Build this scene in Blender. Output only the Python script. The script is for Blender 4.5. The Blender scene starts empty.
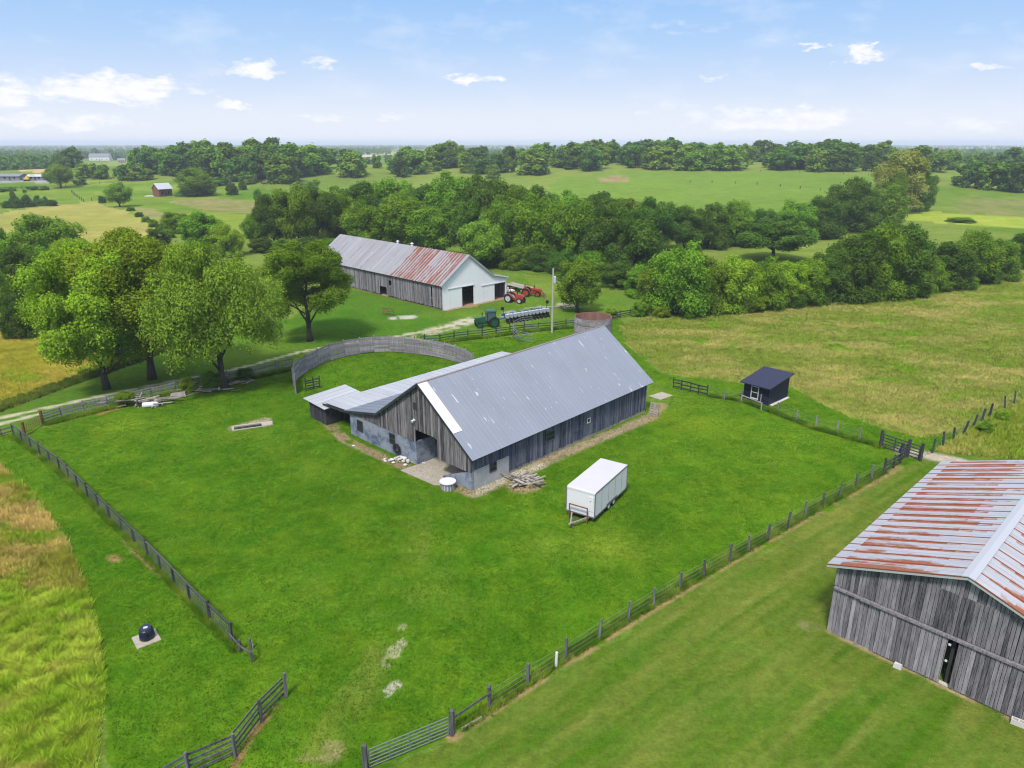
import bpy, math, random
import numpy as np
from mathutils import Vector

random.seed(11)
RNG = np.random.default_rng(11)
sc = bpy.context.scene
COL = sc.collection
R = math.radians

# ------------------------------------------------------------------ camera
CAM_H, FPX, PITCH = 27.0, 710.0, math.atan(241 / 710.0)
cam_d = bpy.data.cameras.new('camera')
cam_d.sensor_width = 36.0
cam_d.lens = FPX / 1024 * 36.0
cam_d.clip_start, cam_d.clip_end = 0.5, 60000
cam = bpy.data.objects.new('camera', cam_d)
cam.location = (0, 0, CAM_H)
cam.rotation_euler = (math.pi / 2 - PITCH, 0, 0)
COL.objects.link(cam)
sc.camera = cam

# ------------------------------------------------------------------ light and exposure
SUN_EL, SUN_AZ = 56, 198            # degrees; azimuth clockwise from +Y (215 = behind the camera, to the left)
SUN_STRENGTH, SUN_ANGLE = 2.3, 10
SKY_STRENGTH = 0.12
EXPOSURE = 1.0
sc.view_settings.view_transform = 'Standard'
sc.view_settings.look = 'None'
sc.view_settings.exposure = EXPOSURE
sc.view_settings.gamma = 1
sc.view_settings.use_curve_mapping = False
sd = bpy.data.lights.new('sun', 'SUN')
sd.energy, sd.angle, sd.color = SUN_STRENGTH, R(SUN_ANGLE), (1.0, 0.95, 0.88)
sun = bpy.data.objects.new('sun', sd)
_az, _el = R(SUN_AZ), R(SUN_EL)
_dir = Vector((math.sin(_az) * math.cos(_el), math.cos(_az) * math.cos(_el), math.sin(_el)))
sun.rotation_euler = _dir.to_track_quat('Z', 'Y').to_euler()
sun.location = (-40, -30, 90)
COL.objects.link(sun)

world = bpy.data.worlds.new('World')
sc.world = world
world.use_nodes = True


def node(nt, typ, ins=None, **props):
    n = nt.nodes.new(typ)
    for k, v in props.items():
        setattr(n, k, v)
    for k, v in (ins or {}).items():
        s = n.inputs[k]
        if isinstance(v, bpy.types.NodeSocket):
            nt.links.new(v, s)
        else:
            s.default_value = v
    return n


def mth(nt, op, a, b=None, c=None, clamp=False):
    n = nt.nodes.new('ShaderNodeMath')
    n.operation = op
    n.use_clamp = clamp
    for i, v in enumerate((a, b, c)):
        if v is None:
            continue
        if isinstance(v, bpy.types.NodeSocket):
            nt.links.new(v, n.inputs[i])
        else:
            n.inputs[i].default_value = v
    return n.outputs[0]


def mixc(nt, f, a, b, blend='MIX'):
    n = nt.nodes.new('ShaderNodeMix')
    n.data_type = 'RGBA'
    n.blend_type = blend
    for i, v in ((0, f), (6, a), (7, b)):
        if isinstance(v, bpy.types.NodeSocket):
            nt.links.new(v, n.inputs[i])
        else:
            n.inputs[i].default_value = v if i == 0 else (*v[:3], 1)
    return n.outputs[2]


def ramp(nt, fac, stops):
    n = nt.nodes.new('ShaderNodeValToRGB')
    cr = n.color_ramp
    while len(cr.elements) < len(stops):
        cr.elements.new(0.5)
    for e, (p, c) in zip(cr.elements, stops):
        e.position = p
        e.color = (*c, 1) if len(c) == 3 else c
    nt.links.new(fac, n.inputs[0])
    return n.outputs[0]


def noise(nt, vec, scale, detail=3, rough=0.55, dist=0.0):
    n = node(nt, 'ShaderNodeTexNoise', {'Vector': vec, 'Scale': scale, 'Detail': detail, 'Roughness': rough, 'Distortion': dist})
    return n.outputs[0]


def build_world():
    nt = world.node_tree
    nt.nodes.clear()
    out = node(nt, 'ShaderNodeOutputWorld')
    sky = node(nt, 'ShaderNodeTexSky', sky_type='NISHITA', sun_disc=False, sun_elevation=R(SUN_EL), sun_rotation=R(SUN_AZ),
               altitude=100, air_density=1.0, dust_density=1.0, ozone_density=1.5)
    geo = node(nt, 'ShaderNodeTexCoord')
    sep = node(nt, 'ShaderNodeSeparateXYZ', {0: geo.outputs['Generated']})
    x, y, z = sep.outputs
    # elevation and azimuth in degrees
    el = mth(nt, 'MULTIPLY', mth(nt, 'ARCSINE', z), 57.29578)
    az = mth(nt, 'MULTIPLY', mth(nt, 'ARCTAN2', x, y), 57.29578)
    # thin bright haze low in the sky, clear blue above
    t = mth(nt, 'MULTIPLY', el, 1 / 14.0, clamp=True)
    low = ramp(nt, t, [(0.0, (3.75, 3.88, 4.12)), (0.14, (3.4, 3.65, 4.12)), (0.30, (2.65, 3.2, 4.1)), (0.48, (1.95, 2.8, 4.05)), (0.70, (1.45, 2.45, 4.0)), (1.0, (1.2, 2.2, 3.9))])
    fade = mth(nt, 'MULTIPLY', mth(nt, 'SUBTRACT', el, 10.0), 1 / 40.0, clamp=True)
    base = mixc(nt, fade, low, sky.outputs[0])
    # overcast veil higher up (out of the frame): a soft white dome
    veil = mth(nt, 'MULTIPLY', mth(nt, 'SUBTRACT', el, 14.0), 1 / 30.0, clamp=True)
    base = mixc(nt, mth(nt, 'MULTIPLY', veil, 0.62), base, (6.6, 6.8, 7.2))
    # small cumulus, placed by direction
    v3 = node(nt, 'ShaderNodeCombineXYZ', {0: mth(nt, 'MULTIPLY', az, 0.7), 1: mth(nt, 'MULTIPLY', el, 1.7), 2: 0.0}).outputs[0]
    n1 = noise(nt, v3, 0.9, 6, 0.6)
    n2 = noise(nt, v3, 0.28, 4, 0.55)
    clouds = [(-36, 3.0, 5, 1.7, 1.25), (-28, 3.3, 5.5, 1.4, 1.2), (-38, 4.6, 2.2, 0.9, 1.0), (-25, 3.6, 4.5, .9, .9), (-31, 1.4, 6, .8, .8), (-18.5, 4.9, 3.2, .8, .95),
              (-20, 2.6, 1.9, .5, .9), (-13.5, 5.5, 2.2, .6, .75), (-3.0, 4.5, 2.4, .5, 1.0), (-9, 2.0, 1.8, .45, .8), (14, 4.5, 1.4, .35, .8),
              (24.3, 5.7, 1.5, .9, 1.2), (21.3, 6.2, 1.0, .3, .9), (31.5, 4.5, 1.3, .35, .7), (19, 1.6, 8, 1.2, .85), (31, 1.2, 5, .8, .6),
              (11, 2.5, 3, .5, .5), (-14, 1.9, 3, .4, .6), (38, 9.2, 3, .3, .5), (12, 7.8, 5, .6, .28), (19, 6.9, 3, .5, .25), (-6, 7.6, 4, .3, .2)]
    wx = noise(nt, v3, 0.75, 5, 0.6)
    wy = noise(nt, node(nt, 'ShaderNodeMapping', {'Vector': v3, 'Location': (31.7, 12.3, 4.0)}).outputs[0], 0.9, 5, 0.6)
    az0, el0 = az, el
    az = mth(nt, 'ADD', az, mth(nt, 'MULTIPLY', mth(nt, 'SUBTRACT', wx, 0.5), 5.0))
    el = mth(nt, 'ADD', el, mth(nt, 'MULTIPLY', mth(nt, 'SUBTRACT', wy, 0.45), 1.9))
    tot = None
    for ca, ce, wa, we, amp in clouds:
        da = mth(nt, 'MULTIPLY', mth(nt, 'SUBTRACT', az, ca), 1 / wa)
        de = mth(nt, 'SUBTRACT', el, ce)
        up = mth(nt, 'MULTIPLY', de, 1 / we)
        dn = mth(nt, 'MULTIPLY', de, -1 / (we * 0.7))
        dd = mth(nt, 'MAXIMUM', up, dn)
        r2 = mth(nt, 'ADD', mth(nt, 'MULTIPLY', da, da), mth(nt, 'MULTIPLY', dd, dd))
        g = mth(nt, 'MULTIPLY', mth(nt, 'SUBTRACT', 1.0, r2, clamp=True), amp)
        tot = g if tot is None else mth(nt, 'MAXIMUM', tot, g)
    az, el = az0, el0
    m = mth(nt, 'ADD', mth(nt, 'MULTIPLY', tot, 0.95), mth(nt, 'MULTIPLY', mth(nt, 'SUBTRACT', n1, 0.5), 2.6))
    m = mth(nt, 'MULTIPLY', mth(nt, 'SUBTRACT', m, 0.16), 1.35, clamp=True)
    m = mth(nt, 'MULTIPLY', m, mth(nt, 'MULTIPLY', tot, 1.8, clamp=True))
    wisp = mth(nt, 'MULTIPLY', mth(nt, 'SUBTRACT', n2, 0.5), 1.1, clamp=True)
    wisp = mth(nt, 'MULTIPLY', wisp, mth(nt, 'MULTIPLY', el, 0.2, clamp=True))
    m = mth(nt, 'MAXIMUM', mth(nt, 'MULTIPLY', m, 0.9), wisp)
    ccol = mixc(nt, n1, (3.9, 3.95, 4.2), (4.7, 4.6, 4.65))
    col = mixc(nt, m, base, ccol)
    # below the horizon: dull ground light
    below = mth(nt, 'MULTIPLY', mth(nt, 'ADD', el, 3.0), 0.33, clamp=True)
    col = mixc(nt, below, (1.2, 1.5, 1.0), col)
    bg = node(nt, 'ShaderNodeBackground', {'Color': col, 'Strength': SKY_STRENGTH})
    nt.links.new(bg.outputs[0], out.inputs[0])
    world.cycles.sampling_method = 'MANUAL'
    world.cycles.sample_map_resolution = 512


build_world()
cy = sc.cycles
cy.max_bounces, cy.diffuse_bounces, cy.glossy_bounces, cy.transmission_bounces = 5, 3, 2, 3
cy.volume_bounces, cy.transparent_max_bounces = 0, 8
cy.use_denoising = True
cy.use_adaptive_sampling = False
cy.pixel_filter_type = 'BLACKMAN_HARRIS'
cy.filter_width = 1.15
cy.caustics_reflective = cy.caustics_refractive = False

# ------------------------------------------------------------------ numbers: noise, terrain, pixel to ground
def _hash(ix, iy, s):
    h = (ix.astype(np.int64) * 374761393 + iy.astype(np.int64) * 668265263 + s * 974634777) & 0x7fffffff
    h = ((h ^ (h >> 13)) * 1274126177) & 0x7fffffff
    return ((h ^ (h >> 16)) & 0xffff) / 65535.0


def vnoise(x, y, s=0):
    ix, iy = np.floor(x), np.floor(y)
    fx, fy = x - ix, y - iy
    fx, fy = fx * fx * (3 - 2 * fx), fy * fy * (3 - 2 * fy)
    a, b = _hash(ix, iy, s), _hash(ix + 1, iy, s)
    c, d = _hash(ix, iy + 1, s), _hash(ix + 1, iy + 1, s)
    return (a * (1 - fx) + b * fx) * (1 - fy) + (c * (1 - fx) + d * fx) * fy


def fbm(x, y, s=0, octv=4):
    t, amp, tot = 0.0, 1.0, 0.0
    for k in range(octv):
        t = t + amp * vnoise(x * 2 ** k, y * 2 ** k, s + k)
        tot += amp
        amp *= 0.55
    return t / tot


def sstep(a, b, x):
    t = np.clip((x - a) / (b - a), 0, 1)
    return t * t * (3 - 2 * t)


HILLS = [(190, 440, 8.0, 170, 120), (-95, 235, 3.5, 60, 50), (-230, 560, 11, 240, 130), (330, 600, 11, 240, 120), (60, 640, 9, 120, 120),
         (-40, 900, 4, 300, 250)]


def T(x, y):
    x, y = np.asarray(x, float), np.asarray(y, float)
    r = np.hypot(x, y)
    z = 0.0
    for cx, cy_, a, sx, sy in HILLS:
        z = z + a * np.exp(-((x - cx) / sx) ** 2 - ((y - cy_) / sy) ** 2)
    z = z * sstep(140, 230, r)
    z = z + 3.0 * (fbm(x / 260, y / 260, 5, 3) - 0.5) * sstep(200, 420, r)
    z = z + 5.0 * (fbm(x / 900, y / 900, 9, 3) - 0.3) * sstep(700, 1800, r)
    return z


_s, _c = math.sin(PITCH), math.cos(PITCH)


def at(px, py):
    """the ground point that a viewing ray meets"""
    u, v = (px - 512) / FPX, (384 - py) / FPX
    d = np.array((u, _c + v * _s, v * _c - _s))
    ks = np.geomspace(15, 9000, 900)
    pts = ks[:, None] * d
    below = (CAM_H + pts[:, 2]) < T(pts[:, 0], pts[:, 1])
    if not below.any():
        k = 5000
    else:
        i = int(np.argmax(below))
        lo, hi = ks[max(i - 1, 0)], ks[i]
        for _ in range(24):
            k = (lo + hi) / 2
            if CAM_H + k * d[2] < T(k * d[0], k * d[1]):
                hi = k
            else:
                lo = k
    return np.array((k * d[0], k * d[1], float(T(k * d[0], k * d[1]))))


def V(px, py, dz=0.0):
    p = at(px, py)
    return Vector((p[0], p[1], p[2] + dz))


def top_z(x, y, py):
    v = (384 - py) / FPX
    return (v * y * _c - y * _s) / (_c + v * _s) + CAM_H


def inpoly(x, y, poly):
    inside = np.zeros(x.shape, bool)
    n = len(poly)
    for i in range(n):
        x1, y1 = poly[i][0], poly[i][1]
        x2, y2 = poly[(i + 1) % n][0], poly[(i + 1) % n][1]
        if y1 == y2:
            continue
        c = ((y1 > y) != (y2 > y)) & (x < (x2 - x1) * (y - y1) / (y2 - y1) + x1)
        inside ^= c
    return inside


def wpoly(pts):
    return [at(*p)[:2] for p in pts]

# ------------------------------------------------------------------ objects
def tag(o, label=None, cat=None, group=None, kind=None):
    if label:
        o['label'] = label
    if cat:
        o['category'] = cat
    if group:
        o['group'] = group
    if kind:
        o['kind'] = kind
    return o


def thing(name, label, cat, loc=(0, 0, 0), rz=0.0, group=None):
    o = bpy.data.objects.new(name, None)
    o.empty_display_size = 0.3
    COL.objects.link(o)
    o.location = loc
    o.rotation_euler = (0, 0, rz)
    return tag(o, label, cat, group)


def copy_tree(o, parent=None):
    c = o.copy()
    COL.objects.link(c)
    if parent is not None:
        c.parent = parent
    for ch in [q for q in COL.objects if q.parent == o]:
        copy_tree(ch, c)
    return c


class MB:
    def __init__(self):
        self.v, self.f, self.t, self.uv = [], [], [], []
        self.rust = {}

    def face(self, pts, tone=0.5, uv=None):
        b = len(self.v)
        self.v += [tuple(p) for p in pts]
        self.f.append(tuple(range(b, b + len(pts))))
        self.t.append(tone)
        self.uv.append(uv or [(0.0, 0.0)] * len(pts))
        return self

    def hexa(self, p, tone=0.5):
        """eight corners: bottom ring 0-3, top ring 4-7 (counter-clockwise seen from above)"""
        for q in ((3, 2, 1, 0), (4, 5, 6, 7), (0, 1, 5, 4), (1, 2, 6, 5), (2, 3, 7, 6), (3, 0, 4, 7)):
            self.face([p[i] for i in q], tone)
        return self

    def box(self, x0, x1, y0, y1, z0, z1, tone=0.5):
        return self.hexa([(x0, y0, z0), (x1, y0, z0), (x1, y1, z0), (x0, y1, z0), (x0, y0, z1), (x1, y0, z1), (x1, y1, z1), (x0, y1, z1)], tone)

    def beam(self, a, b, w, h, tone=0.5, roll=0.0):
        a, b = Vector(a), Vector(b)
        d = (b - a).normalized()
        up = Vector((0, 0, 1)) if abs(d.z) < 0.95 else Vector((0, 1, 0))
        s = d.cross(up).normalized()
        u = s.cross(d).normalized()
        if roll:
            s, u = s * math.cos(roll) + u * math.sin(roll), u * math.cos(roll) - s * math.sin(roll)
        s, u = s * w / 2, u * h / 2
        return self.hexa([a - s - u, a + s - u, b + s - u, b - s - u, a - s + u, a + s + u, b + s + u, b - s + u], tone)

    def tube(self, pts, rad, seg=8, tone=0.5, cap=True):
        pts = [Vector(p) for p in pts]
        if not isinstance(rad, (list, tuple)):
            rad = [rad] * len(pts)
        rings = []
        for i, p in enumerate(pts):
            d = (pts[min(i + 1, len(pts) - 1)] - pts[max(i - 1, 0)]).normalized()
            up = Vector((0, 0, 1)) if abs(d.z) < 0.9 else Vector((1, 0, 0))
            s = d.cross(up).normalized()
            u = s.cross(d).normalized()
            b = len(self.v)
            for k in range(seg):
                a = 2 * math.pi * k / seg
                self.v.append(tuple(p + (s * math.cos(a) + u * math.sin(a)) * rad[i]))
            rings.append(b)
        for r0, r1 in zip(rings, rings[1:]):
            for k in range(seg):
                j = (k + 1) % seg
                self.f.append((r0 + k, r0 + j, r1 + j, r1 + k))
                self.t.append(tone)
                self.uv.append([(0.0, 0.0)] * 4)
        if cap:
            for r0, fl in ((rings[0], True), (rings[-1], False)):
                q = list(range(r0, r0 + seg))
                self.f.append(tuple(reversed(q) if fl else q))
                self.t.append(tone)
                self.uv.append([(0.0, 0.0)] * seg)
        return self

    def cyl(self, c, r, h, seg=24, tone=0.5, r2=None):
        c = Vector(c)
        return self.tube([c, c + Vector((0, 0, h))], [r, r if r2 is None else r2], seg, tone)

    def axle(self, c, axis, r, w, seg=20, tone=0.5):
        c, a = Vector(c), Vector(axis).normalized()
        return self.tube([c - a * w / 2, c + a * w / 2], r, seg, tone)

    def ball(self, c, rx, ry, rz, seg=8, rings=6, tone=0.5, jit=0.0):
        b = len(self.v)
        for i in range(rings + 1):
            th = math.pi * i / rings
            for k in range(seg):
                a = 2 * math.pi * k / seg
                j = 1 + random.uniform(-jit, jit)
                self.v.append((c[0] + rx * j * math.sin(th) * math.cos(a), c[1] + ry * j * math.sin(th) * math.sin(a), c[2] + rz * j * math.cos(th)))
        for i in range(rings):
            for k in range(seg):
                j = (k + 1) % seg
                self.f.append((b + i * seg + k, b + (i + 1) * seg + k, b + (i + 1) * seg + j, b + i * seg + j))
                self.t.append(tone)
                self.uv.append([(0.0, 0.0)] * 4)
        return self

    def mesh(self, name, mat, smooth=False):
        me = bpy.data.meshes.new(name)
        me.from_pydata(self.v, [], self.f)
        a = me.attributes.new('tone', 'FLOAT', 'FACE')
        a.data.foreach_set('value', np.array(self.t, np.float32))
        if any(any(q != (0.0, 0.0) for q in u) for u in self.uv):
            l = me.uv_layers.new(name='UVMap')
            l.data.foreach_set('uv', np.array([c for u in self.uv for c in u], np.float32).ravel())
        if self.rust:
            ra = me.attributes.new('rust', 'FLOAT', 'FACE')
            ra.data.foreach_set('value', np.array([self.rust.get(i, 0.0) for i in range(len(self.f))], np.float32))
        me.materials.append(mat)
        if smooth:
            me.polygons.foreach_set('use_smooth', [True] * len(me.polygons))
        me.update()
        return me

    def build(self, name, mat, parent=None, smooth=False, label=None):
        o = bpy.data.objects.new(name, self.mesh(name, mat, smooth))
        COL.objects.link(o)
        if parent is not None:
            o.parent = parent
        if label:
            o['label'] = label
        return o


def structure(name, mb, mat):
    return tag(mb.build(name, mat), kind='structure')


def fast_mesh(name, verts, faces_n, mat, corner_col=None, tone=None, gcol_vert=None):
    """verts (N,3); faces are consecutive groups of faces_n vertices"""
    me = bpy.data.meshes.new(name)
    n = len(verts)
    nf = n // faces_n
    me.vertices.add(n)
    me.vertices.foreach_set('co', np.ascontiguousarray(verts, np.float32).ravel())
    me.loops.add(n)
    me.loops.foreach_set('vertex_index', np.arange(n, dtype=np.int32))
    me.polygons.add(nf)
    me.polygons.foreach_set('loop_start', np.arange(0, n, faces_n, dtype=np.int32))
    if tone is not None:
        a = me.attributes.new('tone', 'FLOAT', 'FACE')
        a.data.foreach_set('value', np.ascontiguousarray(tone, np.float32))
    if gcol_vert is not None:
        a = me.attributes.new('gcol', 'FLOAT_COLOR', 'POINT')
        c4 = np.ones((n, 4), np.float32)
        c4[:, :3] = gcol_vert
        a.data.foreach_set('color', c4.ravel())
    me.materials.append(mat)
    me.update(calc_edges=True)
    return me

# ------------------------------------------------------------------ materials
MATS = {}


def new_mat(name):
    m = bpy.data.materials.new(name)
    m.use_nodes = True
    nt = m.node_tree
    nt.nodes.clear()
    out = node(nt, 'ShaderNodeOutputMaterial')
    return m, nt, out


def finish(nt, out, col, rough=0.8, spec=0.3, metal=0.0, bump=None, bstr=0.3, bdist=0.05):
    ins = {'Base Color': col if isinstance(col, bpy.types.NodeSocket) else (*col, 1), 'Roughness': rough, 'Metallic': metal, 'Specular IOR Level': spec}
    if bump is not None:
        ins['Normal'] = node(nt, 'ShaderNodeBump', {'Height': bump, 'Strength': bstr, 'Distance': bdist}).outputs[0]
    p = node(nt, 'ShaderNodeBsdfPrincipled', ins)
    nt.links.new(p.outputs[0], out.inputs[0])
    return p


def objco(nt):
    return node(nt, 'ShaderNodeTexCoord').outputs['Object']


def attr(nt, name, out='Fac'):
    return node(nt, 'ShaderNodeAttribute', attribute_name=name).outputs[out]


def scalev(nt, vec, s, off=(0, 0, 0)):
    return node(nt, 'ShaderNodeMapping', {'Vector': vec, 'Scale': s, 'Location': off}).outputs[0]


def wood_mat(name, dark, light, stain=None, stain_amt=0.5):
    m, nt, out = new_mat(name)
    co = objco(nt)
    tone = attr(nt, 'tone')
    streak = noise(nt, scalev(nt, co, (7, 7, 0.7)), 1.0, 5, 0.65)
    fine = noise(nt, scalev(nt, co, (30, 30, 1.6)), 1.0, 3, 0.6)
    big = noise(nt, co, 0.35, 4, 0.6)
    f = mth(nt, 'ADD', mth(nt, 'ADD', 0.08, mth(nt, 'MULTIPLY', tone, 0.62)), mth(nt, 'MULTIPLY', mth(nt, 'SUBTRACT', streak, 0.5), 1.05))
    f = mth(nt, 'ADD', f, mth(nt, 'MULTIPLY', mth(nt, 'SUBTRACT', fine, 0.45), 0.9), clamp=True)
    mid = tuple((a * 0.55 + b * 0.45) for a, b in zip(dark, light))
    col = ramp(nt, f, [(0.05, dark), (0.5, mid), (0.95, light)])
    if stain:
        sm = mth(nt, 'MULTIPLY', mth(nt, 'SUBTRACT', big, 0.42), 4.0 * stain_amt, clamp=True)
        col = mixc(nt, sm, col, mixc(nt, 0.6, col, stain))
    finish(nt, out, col, 0.9, 0.15, bump=streak, bstr=0.35, bdist=0.02)
    return m


def plain_mat(name, col, rough=0.6, var=0.15, scale=3.0, spec=0.3, metal=0.0, dirt=None, dirt_amt=0.4, bstr=0.1):
    m, nt, out = new_mat(name)
    co = objco(nt)
    n = noise(nt, co, scale, 5, 0.6)
    n2 = noise(nt, co, scale * 0.23, 4, 0.6)
    tone = attr(nt, 'tone')
    a = tuple(c * (1 - var) for c in col)
    b = tuple(min(1, c * (1 + var)) for c in col)
    c1 = mixc(nt, mth(nt, 'ADD', mth(nt, 'MULTIPLY', n, 0.7), mth(nt, 'MULTIPLY', mth(nt, 'SUBTRACT', tone, 0.35), 0.7), clamp=True), a, b)
    if dirt:
        dm = mth(nt, 'MULTIPLY', mth(nt, 'SUBTRACT', n2, 0.5), 4.0 * dirt_amt, clamp=True)
        c1 = mixc(nt, dm, c1, dirt)
    finish(nt, out, c1, rough, spec, metal, bump=n, bstr=bstr, bdist=0.02)
    return m


def roof_mat(name, col, patch=(0.75, 0.76, 0.78), rust=None, streaky=0.5, rough=0.45, metal=0.25, patch_amt=1.0, period=0.0, bias=0.0):
    """sheet metal: UV u along the ridge, v down the slope, both in metres; v scaled so 0 = eave, 1 = ridge in the second channel"""
    m, nt, out = new_mat(name)
    uv = node(nt, 'ShaderNodeTexCoord').outputs['UV']
    sep = node(nt, 'ShaderNodeSeparateXYZ', {0: uv})
    u, v = sep.outputs[0], sep.outputs[1]
    tone = attr(nt, 'tone')
    st = noise(nt, scalev(nt, uv, (2.4, 0.18, 1)), 1.0, 5, 0.6)
    big = noise(nt, scalev(nt, uv, (0.25, 0.25, 1)), 1.0, 4, 0.6)
    dk = tuple(c * 0.72 for c in col)
    lt = tuple(min(c * 1.22, 0.9) for c in col)
    f = mth(nt, 'ADD', mth(nt, 'MULTIPLY', tone, 0.5), mth(nt, 'MULTIPLY', mth(nt, 'SUBTRACT', st, 0.5), streaky * 2))
    f = mth(nt, 'ADD', f, mth(nt, 'MULTIPLY', mth(nt, 'SUBTRACT', big, 0.3), 0.5), clamp=True)
    c1 = mixc(nt, f, dk, lt)
    if patch:
        pn = noise(nt, scalev(nt, uv, (1.9, 0.75, 1), (7.3, 2.1, 0)), 1.0, 3, 0.5, 0.6)
        pm = mth(nt, 'MULTIPLY', mth(nt, 'SUBTRACT', pn, 0.662), 18.0, clamp=True)
        c1 = mixc(nt, mth(nt, 'MULTIPLY', pm, 0.75 * patch_amt), c1, patch)
    if rust:
        rm = attr(nt, 'rust')
        rn = noise(nt, scalev(nt, uv, (2.2, 0.75, 1), (1.7, 5.0, 0)), 1.0, 7, 0.68)
        rb = noise(nt, scalev(nt, uv, (0.5, 0.14, 1), (9.7, 5.0, 0)), 1.0, 4, 0.55)
        rr = mth(nt, 'ADD', rm, mth(nt, 'MULTIPLY', mth(nt, 'SUBTRACT', rn, 0.5), 1.9))
        rr = mth(nt, 'ADD', rr, mth(nt, 'MULTIPLY', mth(nt, 'SUBTRACT', rb, 0.5), 2.2))
        if period:
            fr = mth(nt, 'FRACT', mth(nt, 'ADD', mth(nt, 'MULTIPLY', u, 1 / period), mth(nt, 'MULTIPLY', noise(nt, scalev(nt, uv, (0.4, 0.8, 1)), 1.0, 2), 0.22)))
            rr = mth(nt, 'ADD', rr, mth(nt, 'SUBTRACT', 0.42, mth(nt, 'MULTIPLY', fr, 1.0)))
        rr = mth(nt, 'MULTIPLY', mth(nt, 'SUBTRACT', rr, 0.46 - bias), 2.6, clamp=True)
        rr = mth(nt, 'MULTIPLY', rr, mth(nt, 'ADD', 0.55, mth(nt, 'MULTIPLY', noise(nt, scalev(nt, uv, (6, 2.5, 1)), 1.0, 5, 0.7), 0.9)), clamp=True)
        rc = mixc(nt, noise(nt, scalev(nt, uv, (9, 3, 1)), 1.0, 4, 0.7), tuple(c * 0.4 for c in rust), (rust[0] * 1.55, rust[1] * 1.8, rust[2] * 1.7))
        c1 = mixc(nt, rr, c1, rc)
    # fine corrugation
    w = mth(nt, 'SINE', mth(nt, 'MULTIPLY', u, 2 * math.pi / 0.15))
    finish(nt, out, c1, rough, 0.4, metal, bump=w, bstr=0.35, bdist=0.012)
    return m


def block_mat(name, c1, c2, mortar, paint=None):
    m, nt, out = new_mat(name)
    co = objco(nt)
    sep = node(nt, 'ShaderNodeSeparateXYZ', {0: co})
    v = node(nt, 'ShaderNodeCombineXYZ', {0: mth(nt, 'ADD', sep.outputs[0], sep.outputs[1]), 1: sep.outputs[2], 2: 0.0}).outputs[0]
    br = node(nt, 'ShaderNodeTexBrick', {'Vector': v, 'Color1': (*c1, 1), 'Color2': (*c2, 1), 'Mortar': (*mortar, 1), 'Scale': 1.0,
                                        'Mortar Size': 0.012, 'Brick Width': 0.4, 'Row Height': 0.2})
    col = br.outputs[0]
    n = noise(nt, co, 1.3, 6, 0.65)
    col = mixc(nt, mth(nt, 'MULTIPLY', n, 0.55), col, tuple(c * 0.55 for c in c1))
    if paint:
        pm = mth(nt, 'MULTIPLY', mth(nt, 'SUBTRACT', noise(nt, co, 0.7, 6, 0.72), 0.47), 7, clamp=True)
        col = mixc(nt, mth(nt, 'MULTIPLY', pm, 0.85), col, paint)
    finish(nt, out, col, 0.9, 0.2, bump=br.outputs[1], bstr=0.5, bdist=-0.02)
    return m


def leaf_mat(name, dark, light, hue=0.03):
    m, nt, out = new_mat(name)
    tone = attr(nt, 'tone')
    oi = node(nt, 'ShaderNodeObjectInfo').outputs['Random']
    col = ramp(nt, tone, [(0.0, dark), (1.0, light)])
    hs = node(nt, 'ShaderNodeHueSaturation', {'Color': col, 'Hue': mth(nt, 'ADD', 0.5 - hue / 2, mth(nt, 'MULTIPLY', oi, hue)),
                                             'Saturation': 1.0, 'Value': mth(nt, 'ADD', 0.78, mth(nt, 'MULTIPLY', oi, 0.44))}).outputs[0]
    d = node(nt, 'ShaderNodeBsdfDiffuse', {'Color': hs})
    t = node(nt, 'ShaderNodeBsdfTranslucent', {'Color': mixc(nt, 0.5, hs, (0.12, 0.2, 0.02))})
    mx = node(nt, 'ShaderNodeMixShader', {0: 0.34, 1: d.outputs[0], 2: t.outputs[0]})
    nt.links.new(mx.outputs[0], out.inputs[0])
    return m


def ground_mat():
    m, nt, out = new_mat('ground_cover')
    co = node(nt, 'ShaderNodeNewGeometry').outputs['Position']
    base = attr(nt, 'gcol', 'Color')
    rgh = attr(nt, 'rough')
    n0 = noise(nt, co, 5.0, 4, 0.7)
    n1 = noise(nt, co, 1.7, 5, 0.7)
    n2 = noise(nt, co, 0.16, 4, 0.6)
    n3 = noise(nt, co, 0.035, 3, 0.6)
    v = mth(nt, 'ADD', mth(nt, 'MULTIPLY', mth(nt, 'SUBTRACT', n0, 0.5), 0.8), mth(nt, 'MULTIPLY', mth(nt, 'SUBTRACT', n1, 0.5), 1.05))
    v = mth(nt, 'ADD', v, mth(nt, 'MULTIPLY', mth(nt, 'SUBTRACT', n2, 0.5), 0.55))
    v = mth(nt, 'ADD', v, mth(nt, 'MULTIPLY', mth(nt, 'SUBTRACT', n3, 0.5), 0.3))
    v = mth(nt, 'ADD', mth(nt, 'MULTIPLY', v, mth(nt, 'ADD', 1.05, mth(nt, 'MULTIPLY', rgh, 0.1))), 1.0)
    hue = mth(nt, 'ADD', 0.5, mth(nt, 'MULTIPLY', mth(nt, 'SUBTRACT', noise(nt, co, 0.4, 5, 0.65), 0.5), -0.06))
    hs = node(nt, 'ShaderNodeHueSaturation', {'Color': base, 'Hue': hue, 'Saturation': 1.0, 'Value': v}).outputs[0]
    h = mth(nt, 'ADD', n0, mth(nt, 'MULTIPLY', n1, 1.6))
    finish(nt, out, hs, 1.0, 0.0, bump=h, bstr=0.55, bdist=0.14)
    return m


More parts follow.
